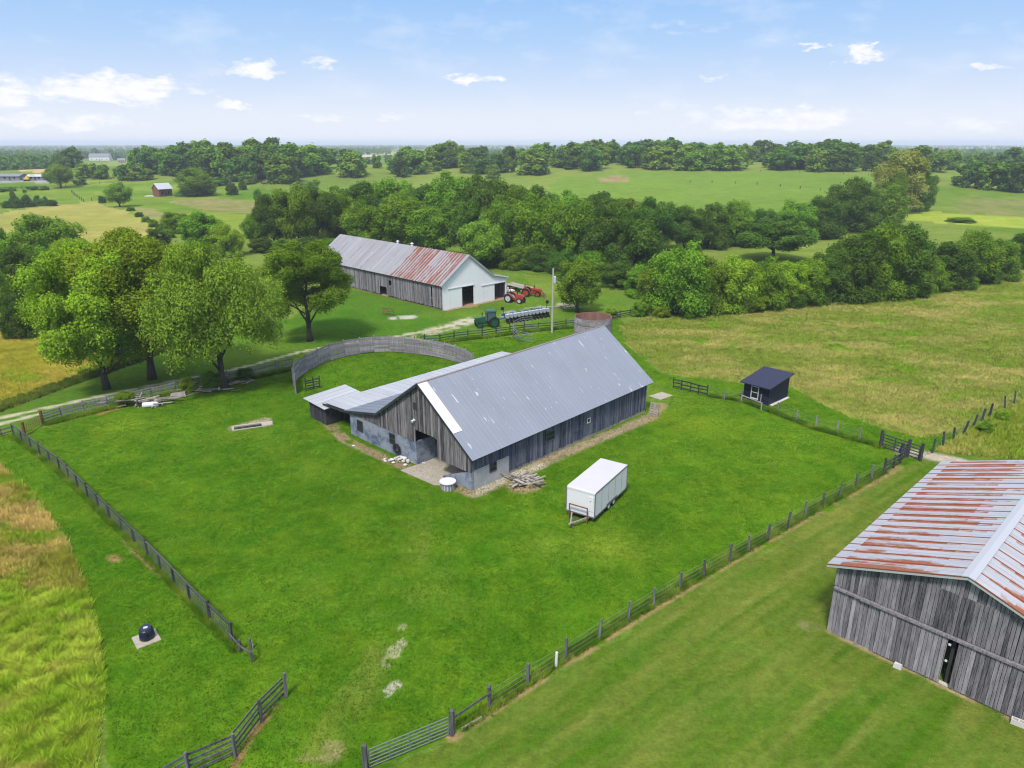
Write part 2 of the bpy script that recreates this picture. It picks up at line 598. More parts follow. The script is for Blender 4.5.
def grass_mat(name):
    m, nt, out = new_mat(name)
    c = attr(nt, 'gcol', 'Color')
    up = node(nt, 'ShaderNodeCombineXYZ', {0: 0.0, 1: 0.0, 2: 1.0}).outputs[0]
    d = node(nt, 'ShaderNodeBsdfDiffuse', {'Color': c, 'Normal': up})
    t = node(nt, 'ShaderNodeBsdfTranslucent', {'Color': c})
    mx = node(nt, 'ShaderNodeMixShader', {0: 0.2, 1: d.outputs[0], 2: t.outputs[0]})
    nt.links.new(mx.outputs[0], out.inputs[0])
    return m


M = dict(
    wood=wood_mat('weathered_boards', (0.020, 0.018, 0.020), (0.27, 0.25, 0.255)),
    wood_blue=wood_mat('dark_weathered_boards', (0.014, 0.018, 0.030), (0.20, 0.22, 0.27), (0.022, 0.036, 0.085), 0.7),
    wood_grey=wood_mat('silver_boards', (0.045, 0.042, 0.047), (0.35, 0.325, 0.345)),
    wood_dark=wood_mat('black_boards', (0.012, 0.012, 0.016), (0.09, 0.09, 0.10)),
    wood_fence=wood_mat('fence_boards', (0.03, 0.028, 0.032), (0.21, 0.20, 0.21)),
    wood_pen=wood_mat('pen_boards', (0.09, 0.082, 0.095), (0.33, 0.305, 0.335)),
    lumber=wood_mat('old_lumber', (0.10, 0.085, 0.07), (0.46, 0.42, 0.38)),
    siding=plain_mat('white_siding', (0.70, 0.71, 0.73), 0.6, 0.06, 1.5, dirt=(0.42, 0.42, 0.42), dirt_amt=0.15),
    white=plain_mat('white_panel', (0.58, 0.58, 0.60), 0.45, 0.05, 0.7, dirt=(0.5, 0.48, 0.45), dirt_amt=0.12, bstr=0.03),
    white_roof=plain_mat('white_trailer_roof', (0.43, 0.42, 0.44), 0.5, 0.08, 0.9, dirt=(0.36, 0.34, 0.33), dirt_amt=0.3, bstr=0.03),
    trim=plain_mat('white_trim', (0.56, 0.56, 0.56), 0.6, 0.06),
    navy=plain_mat('navy_paint', (0.006, 0.009, 0.028), 0.5, 0.2, 2.0),
    navy_roof=plain_mat('navy_shingle', (0.016, 0.019, 0.045), 0.6, 0.2, 5.0),
    black=plain_mat('black_rubber', (0.012, 0.012, 0.013), 0.8, 0.2),
    dark=plain_mat('dark_glass', (0.012, 0.015, 0.02), 0.15, 0.1, spec=0.5),
    steel=plain_mat('galvanised_pipe', (0.17, 0.175, 0.19), 0.5, 0.2, 4.0, metal=0.3),
    wire=plain_mat('fence_wire', (0.16, 0.17, 0.18), 0.6, 0.2, 4.0, metal=0.3),
    rusty=plain_mat('rusty_steel', (0.16, 0.065, 0.035), 0.85, 0.4, 5.0, dirt=(0.08, 0.04, 0.03)),
    concrete=plain_mat('concrete', (0.33, 0.29, 0.245), 0.95, 0.25, 2.5, dirt=(0.22, 0.18, 0.14), dirt_amt=0.4, bstr=0.25),
    stone=plain_mat('pale_stone', (0.46, 0.44, 0.41), 0.95, 0.3, 3.0, dirt=(0.2, 0.18, 0.15), dirt_amt=0.4, bstr=0.3),
    block=block_mat('painted_block', (0.22, 0.25, 0.30), (0.27, 0.30, 0.345), (0.17, 0.19, 0.22), (0.05, 0.07, 0.13)),
    block_pale=block_mat('pale_block', (0.36, 0.37, 0.38), (0.42, 0.42, 0.42), (0.26, 0.26, 0.26), (0.27, 0.28, 0.29)),
    silo=block_mat('silo_stave', (0.20, 0.19, 0.20), (0.26, 0.245, 0.25), (0.14, 0.13, 0.14), (0.32, 0.31, 0.32)),
    roof_blue=roof_mat('blue_grey_metal', (0.245, 0.265, 0.315), streaky=0.22, patch=(0.5, 0.52, 0.55)),
    roof_pale=roof_mat('pale_metal', (0.43, 0.44, 0.47), streaky=0.3, patch=None),
    roof_facet=roof_mat('facet_metal', (0.20, 0.22, 0.27), streaky=0.25, patch=None),
    roof_rust=roof_mat('rusted_metal', (0.42, 0.42, 0.45), rust=(0.27, 0.070, 0.026), patch=None, period=1.02, bias=0.16),
    roof_rust2=roof_mat('old_rusted_metal', (0.29, 0.285, 0.30), rust=(0.215, 0.050, 0.020), streaky=0.6, period=0.8, bias=0.12, patch=(0.6, 0.58, 0.57), patch_amt=0.7),
    green_paint=plain_mat('green_paint', (0.010, 0.075, 0.035), 0.35, 0.15, spec=0.5),
    yellow_paint=plain_mat('yellow_paint', (0.65, 0.45, 0.03), 0.4, 0.1),
    red_paint=plain_mat('orange_red_paint', (0.30, 0.045, 0.018), 0.4, 0.15, spec=0.5),
    blue_paint=plain_mat('blue_paint', (0.03, 0.07, 0.24), 0.45, 0.2),
    hopper=plain_mat('grey_plastic', (0.38, 0.40, 0.44), 0.5, 0.1),
    tub=plain_mat('navy_tub', (0.008, 0.012, 0.03), 0.35, 0.2, spec=0.5),
    pole=wood_mat('pole_wood', (0.20, 0.18, 0.15), (0.46, 0.42, 0.36)),
    bark=wood_mat('bark', (0.03, 0.025, 0.02), (0.15, 0.125, 0.10)),
    leaf_lime=leaf_mat('lime_leaves', (0.145, 0.245, 0.012), (0.340, 0.500, 0.035)),
    leaf_mid=leaf_mat('mid_leaves', (0.078, 0.170, 0.011), (0.225, 0.375, 0.030)),
    leaf_dark=leaf_mat('dark_leaves', (0.045, 0.108, 0.014), (0.135, 0.245, 0.032)),
    leaf_olive=leaf_mat('olive_leaves', (0.120, 0.215, 0.016), (0.290, 0.440, 0.045)),
    leaf_pale=leaf_mat('pale_leaves', (0.24, 0.31, 0.05), (0.50, 0.58, 0.13)),
    hide=plain_mat('cattle_hide', (0.02, 0.015, 0.013), 0.8, 0.3),
    tan=plain_mat('tan_wall', (0.35, 0.30, 0.24), 0.8, 0.1),
    roof_red=plain_mat('red_roof', (0.30, 0.07, 0.045), 0.7, 0.15),
    roof_grey=plain_mat('grey_roof', (0.16, 0.17, 0.19), 0.7, 0.15),
)
M['ground'] = ground_mat()
M['grass'] = grass_mat('grass_blades')

# ------------------------------------------------------------------ ground
PADDOCK = wpoly([(-40, 452), (12, 432), (45, 428), (110, 408), (200, 389), (292, 370), (300, 352), (380, 336), (445, 342), (520, 336), (575, 327), (618, 318),
                 (628, 345), (660, 374), (700, 379), (745, 384), (793, 388), (815, 400), (870, 425), (920, 437), (955, 432), (985, 418), (935, 452), (905, 466),
                 (700, 583), (490, 708), (452, 736), (368, 768), (250, 880), (150, 900), (120, 790), (104, 690), (86, 590), (55, 530), (0, 468), (-60, 440)])
LANE_GRASS = wpoly([(-40, 430), (0, 408), (62, 387), (140, 358), (220, 335), (290, 318), (330, 292), (360, 290), (443, 310), (508, 297), (520, 272), (580, 275), (640, 290),
                    (645, 310), (575, 325), (445, 341), (300, 352), (292, 372), (110, 408), (12, 432)])
TALL = wpoly([(-120, 430), (0, 468), (30, 492), (58, 530), (86, 590), (96, 640), (103, 690), (95, 740), (90, 790), (60, 900), (-200, 900)])
TALL_LIME = wpoly([(-200, 590), (20, 575), (60, 590), (90, 600), (110, 690), (95, 800), (60, 920), (-200, 900)])
MOWN = wpoly([(905, 467), (935, 452), (960, 450), (1100, 455), (1300, 900), (700, 1100), (250, 900), (368, 771), (455, 738), (700, 585)])
MEADOW = wpoly([(618, 326), (640, 318), (720, 312), (800, 304), (900, 292), (1000, 274), (1060, 262), (1200, 300), (1200, 380), (1024, 404), (985, 420), (950, 434), (920, 438), (870, 424),
                (815, 400), (793, 387), (745, 383), (700, 378), (662, 372), (628, 345)])
BEYOND = wpoly([(935, 452), (985, 421), (1024, 405), (1200, 380), (1200, 470), (1024, 460)])
YELLOW = wpoly([(-80, 345), (0, 322), (30, 322), (60, 340), (150, 338), (190, 330), (140, 355), (62, 383), (0, 406), (-80, 430)])
SHADE_STRIP = wpoly([(-80, 432), (0, 404), (62, 381), (140, 352), (190, 332), (200, 338), (140, 362), (62, 389), (0, 412), (-80, 440)])
DOME = wpoly([(-40, 226), (4, 212), (45, 205), (95, 202), (130, 212), (167, 233), (150, 250), (110, 262), (60, 262), (0, 250), (-40, 250)])
FIELD_R = wpoly([(545, 192), (560, 178), (620, 172), (700, 172), (800, 173), (870, 176), (905, 185), (900, 205), (840, 235), (780, 245), (700, 250), (620, 225)])
FIELD_R2 = wpoly([(905, 190), (925, 178), (955, 180), (1100, 196), (1100, 262), (1000, 250), (930, 258), (860, 262), (760, 262), (640, 268), (700, 250), (800, 240), (880, 222)])
SUNLIT_R = wpoly([(890, 212), (930, 211), (980, 215), (1100, 222), (1100, 232), (980, 226), (900, 220)])
BROWN_R = wpoly([(960, 200), (1000, 198), (1100, 205), (1100, 222), (1000, 216), (960, 213)])
BROWN_CREST = wpoly([(596, 179), (612, 176), (632, 178), (622, 182), (602, 182)])
FIELD_L = wpoly([(0, 180), (60, 182), (140, 178), (220, 186), (280, 190), (265, 215), (250, 240), (165, 232), (130, 210), (95, 201), (45, 204), (0, 211), (-60, 215), (-60, 185)])
DRY_L = wpoly([(170, 200), (215, 198), (262, 203), (262, 214), (225, 212), (190, 208)])
PALE_L = wpoly([(135, 208), (158, 208), (176, 219), (150, 219)])
YARD_L = wpoly([(-80, 176), (0, 176), (55, 177), (55, 182), (0, 183), (-80, 184)])
TAN_L = wpoly([(20, 167), (50, 168), (50, 172), (20, 172)])
MIDLANE = wpoly([(225, 256), (290, 250), (345, 255), (345, 275), (290, 272), (240, 268)])
GLADE = wpoly([(520, 272), (580, 270), (650, 286), (645, 312), (620, 318), (545, 300)])


def build_ground():
    fine = np.arange(-47, 47.001, 0.115)
    rest = np.arange(47, 313, 3.0)[1:]
    az = np.radians(np.concatenate([fine, rest]))
    dep = np.arange(R(52), R(0.16), -0.0017)
    rad = np.concatenate([[4, 9, 14, 18], CAM_H / np.tan(dep), [11000, 14000]])
    rad = rad[np.concatenate([[True], np.diff(rad) > 0])]
    na, nr = len(az), len(rad)
    A, D = np.meshgrid(az, rad)
    x, y = (D * np.sin(A)).ravel(), (D * np.cos(A)).ravel()
    z = T(x, y)
    d = np.hypot(x, y)
    pix = np.maximum(d, 20) / 710.0
    # ragged zone borders
    jx = x + (fbm(x / 1.3, y / 1.3, 31, 3) - 0.5) * 1.1 + (fbm(x / 9, y / 9, 33, 2) - 0.5) * np.clip(d / 60, 0, 6)
    jy = y + (fbm(x / 1.3, y / 1.3, 41, 3) - 0.5) * 1.1 + (fbm(x / 9, y / 9, 43, 2) - 0.5) * np.clip(d / 60, 0, 6)
    col = np.empty((len(x), 3))
    rough = np.full(len(x), 0.5)
    n_big = fbm(x / 23, y / 23, 3, 4)
    n_mid = fbm(x / 5, y / 5, 7, 4)
    n_sml = fbm(x / 1.2, y / 1.2, 13, 3)

    def lerp(a, b, t):
        return np.asarray(a)[None, :] * (1 - t[:, None]) + np.asarray(b)[None, :] * t[:, None]

    far = fbm(x / 180, y / 180, 19, 3)
    col[:] = lerp((0.065, 0.130, 0.014), (0.150, 0.195, 0.036), np.clip((far - 0.3) * 2.2, 0, 1))
    farmask = sstep(800, 1600, d)[:, None]
    patch = np.where(vnoise(np.floor(x / 170 + 0.6 * fbm(x / 300, y / 300, 5, 2)), np.floor(y / 330), 77) > 0.5, 0.95, 0.25) * 0.7 + 0.3 * vnoise(x / 240, y / 170, 78)
    col[:] = col * (1 - farmask) + farmask * lerp((0.08, 0.14, 0.02), (0.24, 0.26, 0.075), np.clip(patch * 1.6 - 0.4, 0, 1))

    def zone(poly, c, rg=None, jit=True):
        m = inpoly(jx if jit else x, jy if jit else y, poly)
        col[m] = c[m]
        if rg is not None:
            rough[m] = rg
        return m

    q = np.clip((n_big - 0.3) * 2.5, 0, 1)
    s = np.clip((n_mid - 0.25) * 2.0, 0, 1)
    zone(FIELD_L, lerp((0.075, 0.150, 0.012), (0.165, 0.215, 0.032), q), 0.3)
    zone(FIELD_R, lerp((0.065, 0.140, 0.013), (0.120, 0.190, 0.026), np.clip(far * 1.8 - 0.4, 0, 1)), 0.3)
    zone(FIELD_R2, lerp((0.085, 0.150, 0.016), (0.150, 0.190, 0.036), q), 0.3)
    zone(BROWN_R, lerp((0.12, 0.155, 0.035), (0.17, 0.17, 0.055), s), 0.3)
    zone(SUNLIT_R, lerp((0.20, 0.265, 0.03), (0.25, 0.29, 0.045), s), 0.3)  # sunlight on this part of the field, painted as a lighter green
    zone(BROWN_CREST, lerp((0.20, 0.15, 0.07), (0.24, 0.19, 0.09), s))
    zone(DOME, lerp((0.185, 0.205, 0.038), (0.275, 0.250, 0.070), np.clip(q * 0.6 + s * 0.5, 0, 1)), 0.3)
    zone(DRY_L, lerp((0.14, 0.16, 0.04), (0.22, 0.19, 0.08), s))
    zone(PALE_L, lerp((0.16, 0.18, 0.05), (0.22, 0.20, 0.08), s))
    zone(YARD_L, lerp((0.22, 0.21, 0.20), (0.30, 0.28, 0.27), s))
    zone(TAN_L, lerp((0.33, 0.24, 0.11), (0.38, 0.29, 0.13), s))
    zone(LANE_GRASS, lerp((0.042, 0.115, 0.008), (0.095, 0.160, 0.018), np.clip(q * 0.7 + s * 0.4, 0, 1)), 0.5)
    zone(GLADE, lerp((0.060, 0.130, 0.010), (0.120, 0.175, 0.025), q))
    zone(YELLOW, lerp((0.22, 0.215, 0.028), (0.31, 0.26, 0.05), s), 0.8)
    zone(SHADE_STRIP, lerp((0.06, 0.10, 0.018), (0.10, 0.14, 0.03), s), 0.9)  # shade between field and fence, painted in as darker green
    dry = np.clip((fbm(x / 8, y / 4, 51, 4) - 0.5) * 2.2 + 0.2, 0, 1)
    zone(MEADOW, lerp((0.14, 0.205, 0.018), (0.33, 0.28, 0.08), dry), 0.9)
    zone(BEYOND, lerp((0.12, 0.165, 0.022), (0.25, 0.215, 0.06), dry), 0.9)
    lush = lerp((0.044, 0.116, 0.004), (0.092, 0.172, 0.009), np.clip(q * 0.35 + s * 0.25 + 0.12 + (fbm(x / 1.2, y / 1.2, 23, 4) - 0.47) * 1.3, 0, 1))
    zone(PADDOCK, lush, 0.5)
    # mown lawn with faint mowing stripes along the fence
    th = math.atan2(at(905, 466)[1] - at(452, 736)[1], at(905, 466)[0] - at(452, 736)[0])
    across = -x * math.sin(th) + y * math.cos(th)
    stripe = sstep(-0.3, 0.3, np.sin(across * 2 * math.pi / 3.1 + 0.7 * (fbm(x / 8, y / 8, 61, 2) - 0.5)))
    along = x * math.cos(th) + y * math.sin(th)
    streak = fbm(across / 0.5, along / 5.0, 67, 3)
    mown = lerp((0.050, 0.112, 0.006), (0.132, 0.154, 0.028), np.clip(q * 0.45 + s * 0.3 + stripe * 0.16 + (streak - 0.5) * 1.1 - 0.03, 0, 1))
    zone(MOWN, mown, 0.35)
    zone(TALL, lerp((0.13, 0.15, 0.03), (0.24, 0.18, 0.06), s), 1.0)
    lm = np.clip((at(60, 606)[1] - y) / 5.0 + 0.5 + (fbm(x / 2.5, y / 2.5, 93, 3) - 0.5) * 3.0, 0, 1)[:, None]
    zone(TALL, lerp((0.17, 0.17, 0.035), (0.27, 0.20, 0.065), s) * (1 - lm) + lerp((0.11, 0.20, 0.012), (0.18, 0.25, 0.022), s) * lm, 1.0)
    # yellowed patches in the paddock
    for px, py, rr, c in [(340, 575, 2.0, (0.12, 0.19, 0.02)), (610, 548, 2.2, (0.13, 0.19, 0.015)), (545, 545, 1.4, (0.12, 0.19, 0.015)), (120, 425, 2.5, (0.12, 0.20, 0.012)),
                          (380, 500, 2.5, (0.10, 0.175, 0.015)), (690, 420, 4, (0.12, 0.19, 0.01)), (300, 470, 2.5, (0.09, 0.16, 0.012)), (640, 395, 3, (0.13, 0.19, 0.03)),
                          (415, 590, 3.0, (0.10, 0.16, 0.02)), (250, 440, 3.5, (0.095, 0.17, 0.012))]:
        p = at(px, py)
        w = np.exp(-((x - p[0]) ** 2 + (y - p[1]) ** 2) / rr ** 2) * np.clip((n_mid - 0.3) * 3.5, 0, 1)
        col[:] = col * (1 - w[:, None]) + np.array(c) * w[:, None]
    # bare soil and gravel: along lines and in spots
    def bare(pts, width, c, strength=1.0, thr=0.42, gain=5.0, ns=n_sml):
        w = np.zeros(len(x))
        P = [at(*p)[:2] for p in pts]
        for a, b in zip(P, P[1:]):
            ab = b - a
            L2 = float(ab @ ab) or 1e-6
            t = np.clip(((x - a[0]) * ab[0] + (y - a[1]) * ab[1]) / L2, 0, 1)
            dd = np.hypot(x - a[0] - t * ab[0], y - a[1] - t * ab[1])
            w = np.maximum(w, 1 - sstep(width * 0.45, width, dd))
        w = w * np.clip((ns - thr) * gain + 0.3, 0, 1) * strength
        col[:] = col * (1 - w[:, None]) + np.array(c) * w[:, None]
    soil = (0.24, 0.15, 0.075)
    bare([(452, 737), (490, 711), (567, 662), (640, 616), (730, 562), (800, 522), (860, 489), (900, 467)], 0.45, (0.25, 0.17, 0.08), 0.9, 0.34)
    bare([(474, 493), (560, 455), (651, 417)], 1.0, (0.30, 0.23, 0.15), 1.0, 0.2)
    bare([(474, 494), (505, 478), (540, 466)], 0.7, (0.42, 0.37, 0.29), 0.9, 0.25)
    bare([(651, 417), (655, 412), (662, 405)], 0.9, (0.28, 0.2, 0.12), 0.9, 0.3)
    bare([(522, 486), (528, 484)], 1.7, (0.30, 0.21, 0.12), 1.0, 0.2)
    bare([(325, 420), (345, 440), (380, 456), (412, 470)], 0.8, (0.27, 0.19, 0.12), 0.9, 0.35)
    bare([(415, 472), (440, 480), (470, 492)], 0.9, (0.30, 0.21, 0.13), 0.9, 0.3)
    bare([(406, 628), (399, 643), (387, 664)], 0.6, (0.30, 0.29, 0.17), 0.8, 0.52, 9, fbm(x / 0.5, y / 0.5, 15, 3))
    bare([(415, 500), (412, 560), (404, 620), (330, 745)], 1.6, (0.15, 0.175, 0.03), 0.55, 0.5, 4, n_mid)
    bare([(386, 693), (396, 685)], 0.42, (0.36, 0.34, 0.26), 0.9, 0.48, 9, fbm(x / 0.4, y / 0.4, 17, 3))
    bare([(235, 428), (265, 420)], 0.9, (0.36, 0.30, 0.2), 0.9, 0.3)
    bare([(100, 412), (135, 402), (150, 405)], 1.0, (0.30, 0.13, 0.06), 0.9, 0.38)
    bare([(165, 398), (210, 388), (235, 380)], 1.0, (0.24, 0.17, 0.11), 0.8, 0.4)
    bare([(112, 556), (116, 560)], 0.5, (0.26, 0.17, 0.07), 0.8, 0.4)
    bare([(118, 535), (150, 565), (190, 600), (215, 622)], 0.3, soil, 0.8, 0.5)
    bare([(278, 705), (252, 735), (235, 765)], 0.3, (0.22, 0.12, 0.06), 0.8, 0.4)
    bare([(300, 748), (330, 752)], 0.9, (0.22, 0.2, 0.08), 0.8, 0.5)
    bare([(905, 452), (925, 455), (960, 462)], 1.3, (0.34, 0.29, 0.22), 1.0, 0.2)
    bare([(830, 632), (900, 665), (1010, 718)], 0.35, (0.30, 0.22, 0.12), 0.8, 0.35)
    bare([(806, 625), (825, 628)], 0.7, (0.20, 0.18, 0.08), 0.6, 0.5)
    # the gravel lane
    g = (0.40, 0.36, 0.27)
    bare([(-60, 428), (0, 418), (60, 405), (100, 396), (190, 378), (240, 368), (300, 352), (345, 344), (400, 336), (440, 328), (470, 322)], 0.55, (0.38, 0.35, 0.24), 0.95, 0.25)
    bare([(-60, 440), (0, 424), (40, 414)], 0.5, (0.38, 0.36, 0.25), 0.95, 0.25)
    bare([(390, 340), (430, 332), (465, 322), (520, 312), (560, 305), (575, 304)], 2.4, (0.34, 0.31, 0.21), 0.8, 0.5, 4)
    bare([(455, 326), (475, 318)], 2.0, (0.38, 0.35, 0.28), 0.8, 0.42, 4)
    bare([(396, 318), (410, 317)], 1.6, (0.36, 0.34, 0.30), 0.9, 0.35, 6)
    bare([(470, 306), (480, 300)], 1.5, (0.36, 0.26, 0.15), 0.8, 0.4)
    # the track over the left fields and mowing lines
    bare([(8, 252), (60, 238), (120, 228), (160, 232)], 1.2, (0.22, 0.2, 0.09), 0.5, 0.35, 4, n_mid)

    idx = np.arange(nr * na).reshape(nr, na)
    nxt = np.roll(idx, -1, axis=1)
    quads = np.stack([idx[:-1], nxt[:-1], nxt[1:], idx[1:]], -1).reshape(-1, 4)[:, ::-1]
    me = bpy.data.meshes.new('ground')
    nv = nr * na + 1
    co = np.zeros((nv, 3), np.float32)
    co[:-1, 0], co[:-1, 1], co[:-1, 2] = x, y, z
    tri = np.stack([np.full(na, nv - 1), nxt[0], idx[0]], -1)
    me.vertices.add(nv)
    me.vertices.foreach_set('co', co.ravel())
    loops = np.concatenate([quads.ravel(), tri.ravel()]).astype(np.int32)
    me.loops.add(len(loops))
    me.loops.foreach_set('vertex_index', loops)
    starts = np.concatenate([np.arange(len(quads)) * 4, len(quads) * 4 + np.arange(na) * 3]).astype(np.int32)
    me.polygons.add(len(starts))
    me.polygons.foreach_set('loop_start', starts)
    a = me.attributes.new('gcol', 'FLOAT_COLOR', 'POINT')
    c4 = np.ones((nv, 4), np.float32)
    c4[:-1, :3] = col
    c4[-1, :3] = (0.05, 0.1, 0.02)
    a.data.foreach_set('color', c4.ravel())
    a = me.attributes.new('rough', 'FLOAT', 'POINT')
    a.data.foreach_set('value', np.append(rough, 0.5).astype(np.float32))
    me.materials.append(M['ground'])
    me.update(calc_edges=True)
    me.polygons.foreach_set('use_smooth', np.ones(len(me.polygons), bool))
    o = bpy.data.objects.new('ground', me)
    COL.objects.link(o)
    tag(o, kind='structure')


build_ground()


# ------------------------------------------------------------------ grass blades
def blades(name, label, poly, n, hgt, width, colfn, per=3, lean=0.35, dref=None, avoid=(), spread=0.12, keep=None):
    P = np.array(poly)
    lo, hi = P.min(0), P.max(0)
    pts = np.empty((0, 2))
    while len(pts) < n:
        q = RNG.uniform(lo, hi, (n * 3, 2))
        q = q[inpoly(q[:, 0], q[:, 1], poly)]
        d = np.hypot(q[:, 0], q[:, 1])
        az = np.abs(np.arctan2(q[:, 0], q[:, 1]))
        q = q[az < R(44)]
        d = np.hypot(q[:, 0], q[:, 1])
        if dref:
            q = q[RNG.random(len(q)) < np.clip(dref / d, 0, 1) ** 1.6]
        if keep is not None:
            q = q[RNG.random(len(q)) < keep(q[:, 0], q[:, 1])]
        for av in avoid:
            q = q[~inpoly(q[:, 0], q[:, 1], av)]
        pts = np.concatenate([pts, q])
    pts = pts[:n]
    c = colfn(pts[:, 0], pts[:, 1])
    x = np.repeat(pts[:, 0], per) + RNG.normal(0, spread, n * per)
    y = np.repeat(pts[:, 1], per) + RNG.normal(0, spread, n * per)
    c = np.repeat(c, per, 0) * RNG.uniform(0.82, 1.2, (n * per, 1))
    k = n * per
    h = RNG.uniform(*hgt, k)
    if hgt[1] > 0.5:
        h = h * np.clip(fbm(x / 0.5, y / 0.5, 97, 3) * 1.6 - 0.1, 0.2, 1.2)
    a = RNG.uniform(0, 2 * math.pi, k)
    dsc = np.clip(np.hypot(x, y) / 60, 1, 1.7)
    w = RNG.uniform(0.7, 1.3, k) * width * dsc
    la = RNG.uniform(0, 2 * math.pi, k)
    ll = h * RNG.uniform(0.1, 1.0, k) * lean * 2
    z = T(x, y) - 0.02
    v = np.empty((k, 3, 3), np.float32)
    v[:, 0] = np.stack([x - np.cos(a) * w / 2, y - np.sin(a) * w / 2, z], -1)
    v[:, 1] = np.stack([x + np.cos(a) * w / 2, y + np.sin(a) * w / 2, z], -1)
    v[:, 2] = np.stack([x + np.cos(la) * ll, y + np.sin(la) * ll, z + h], -1)
    me = fast_mesh(name, v.reshape(-1, 3), 3, M['grass'], gcol_vert=np.repeat(c, 3, 0))
    o = bpy.data.objects.new(name, me)
    COL.objects.link(o)
    tag(o, label, 'grass', kind='stuff')
    return o


def two(c1, c2, sx, sy, seed, gain=4.0, mid=0.45):
    def f(x, y):
        t = np.clip((fbm(x / sx, y / sy, seed, 4) - mid) * gain + 0.3 * RNG.random(len(x)), 0, 1)[:, None]
        return np.array(c1) * (1 - t) + np.array(c2) * t
    return f


def three(c1, c2, c3, sx, sy, seed, gain, mid, thr=0.6):
    f2 = two(c1, c2, sx, sy, seed, gain, mid)

    def f(x, y):
        c = f2(x, y)
        t = np.clip((fbm(x / 4.5, y / 3.0, seed + 40, 3) - thr) * 8, 0, 1)[:, None]
        k = 0.75 + 0.55 * fbm(x / 0.8, y / 0.8, seed + 60, 2)[:, None]
        return (c * (1 - t) + np.array(c3) * t) * k
    return f


Y_MIX = at(60, 606)[1]


def limeness(x, y):
    return np.clip((Y_MIX - y) / 5.0 + 0.5 + (fbm(x / 2.5, y / 2.5, 93, 3) - 0.5) * 3.0, 0, 1)


blades('tall_grass', 'tall tan seeding grass along the left edge above the lime green weeds', TALL, 110000, (0.12, 0.62), 0.028,
       three((0.36, 0.38, 0.045), (0.72, 0.53, 0.16), (0.30, 0.45, 0.03), 3, 3, 71, 4, 0.45), 3, 0.4, keep=lambda x, y: 1 - limeness(x, y))
blades('tall_weeds', 'tall lime green weeds filling the bottom left corner', TALL, 140000, (0.12, 0.6), 0.032,
       three((0.25, 0.43, 0.02), (0.44, 0.56, 0.055), (0.5, 0.44, 0.09), 1.2, 1.2, 73, 5, 0.45, 0.56), 3, 0.6, keep=limeness)
blades('meadow_grass', 'tan and green seeding grass over the meadow behind the navy shed', MEADOW, 210000, (0.08, 0.30), 0.042, three((0.25, 0.33, 0.045), (0.54, 0.47, 0.15), (0.20, 0.38, 0.02), 8, 4, 51, 2.3, 0.48, 0.66), 3, 0.6, dref=90)
blades('field_grass', 'yellow green rough grass behind the posts right of the gateway', BEYOND, 26000, (0.15, 0.45), 0.05, three((0.25, 0.345, 0.03), (0.55, 0.48, 0.13), (0.20, 0.38, 0.02), 8, 4, 51, 2.3, 0.48, 0.66), 3, 0.6)
blades('hay_grass', 'ripe yellow grass in the field left of the shade trees', YELLOW, 60000, (0.15, 0.4), 0.05, three((0.42, 0.41, 0.04), (0.62, 0.50, 0.09), (0.30, 0.42, 0.03), 7, 5, 53, 4, 0.45), 3, 0.6)
blades('rough_grass', 'unmown green verge darkened as painted shade between the yellow field and the lawn strip', SHADE_STRIP, 22000, (0.2, 0.6), 0.05, two((0.10, 0.17, 0.018), (0.22, 0.30, 0.04), 4, 4, 57), 3, 0.3)
blades('lawn_grass', 'short bright green lawn grass over the paddock', PADDOCK, 240000, (0.05, 0.14), 0.045, two((0.040, 0.125, 0.004), (0.135, 0.25, 0.010), 1.6, 1.6, 81, 3, 0.45), 2, 0.6, dref=50, spread=0.06)
blades('mown_grass', 'short mown grass of the lawn between the wire fence and the rusty roofed barn', MOWN, 70000, (0.03, 0.08), 0.04, two((0.06, 0.13, 0.007), (0.19, 0.225, 0.035), 1.6, 1.6, 83, 3, 0.4), 2, 0.6, dref=40, spread=0.06)


def verge(label, pxs, n, half, h=(0.15, 0.42), c1=(0.09, 0.20, 0.008), c2=(0.24, 0.36, 0.03)):
    P = [at(*p)[:2] for p in pxs]
    left, right = [], []
    for i, p in enumerate(P):
        d = P[min(i + 1, len(P) - 1)] - P[max(i - 1, 0)]
        d = d / np.hypot(*d)
        nn = np.array((-d[1], d[0])) * half
        left.append(p + nn)
        right.append(p - nn)
    blades('verge_grass', label, left + right[::-1], n, h, 0.03, two(c1, c2, 1.0, 1.0, 87, 3, 0.45), 3, 0.5, spread=0.05)


verge('uncut grass growing under the post and wire fence beside the mown lawn', [(460, 728), (566, 657), (640, 611), (730, 558), (805, 515), (884, 471)], 9000, 0.38)
verge('uncut grass growing under the left wire fence', [(14, 436), (60, 470), (110, 519), (148, 556), (190, 600), (240, 652)], 7000, 0.35)
verge('uncut grass growing along the long grey plank fence', [(45, 425), (108, 409), (152, 399), (200, 389), (255, 378), (290, 370)], 8000, 0.5, (0.15, 0.5))
verge('uncut grass at the foot of the plank fence by the tractor', [(420, 345), (482, 338), (538, 331), (580, 327)], 7000, 0.5, (0.15, 0.5))
verge('uncut grass growing under the fence by the navy shed', [(707, 396), (742, 401), (777, 414), (816, 429), (860, 441), (884, 448)], 6000, 0.4)

# ------------------------------------------------------------------ building helpers
def prof(points):
    xs = [p[0] for p in points]
    zs = [p[1] for p in points]
    return lambda x: float(np.interp(x, xs, zs))


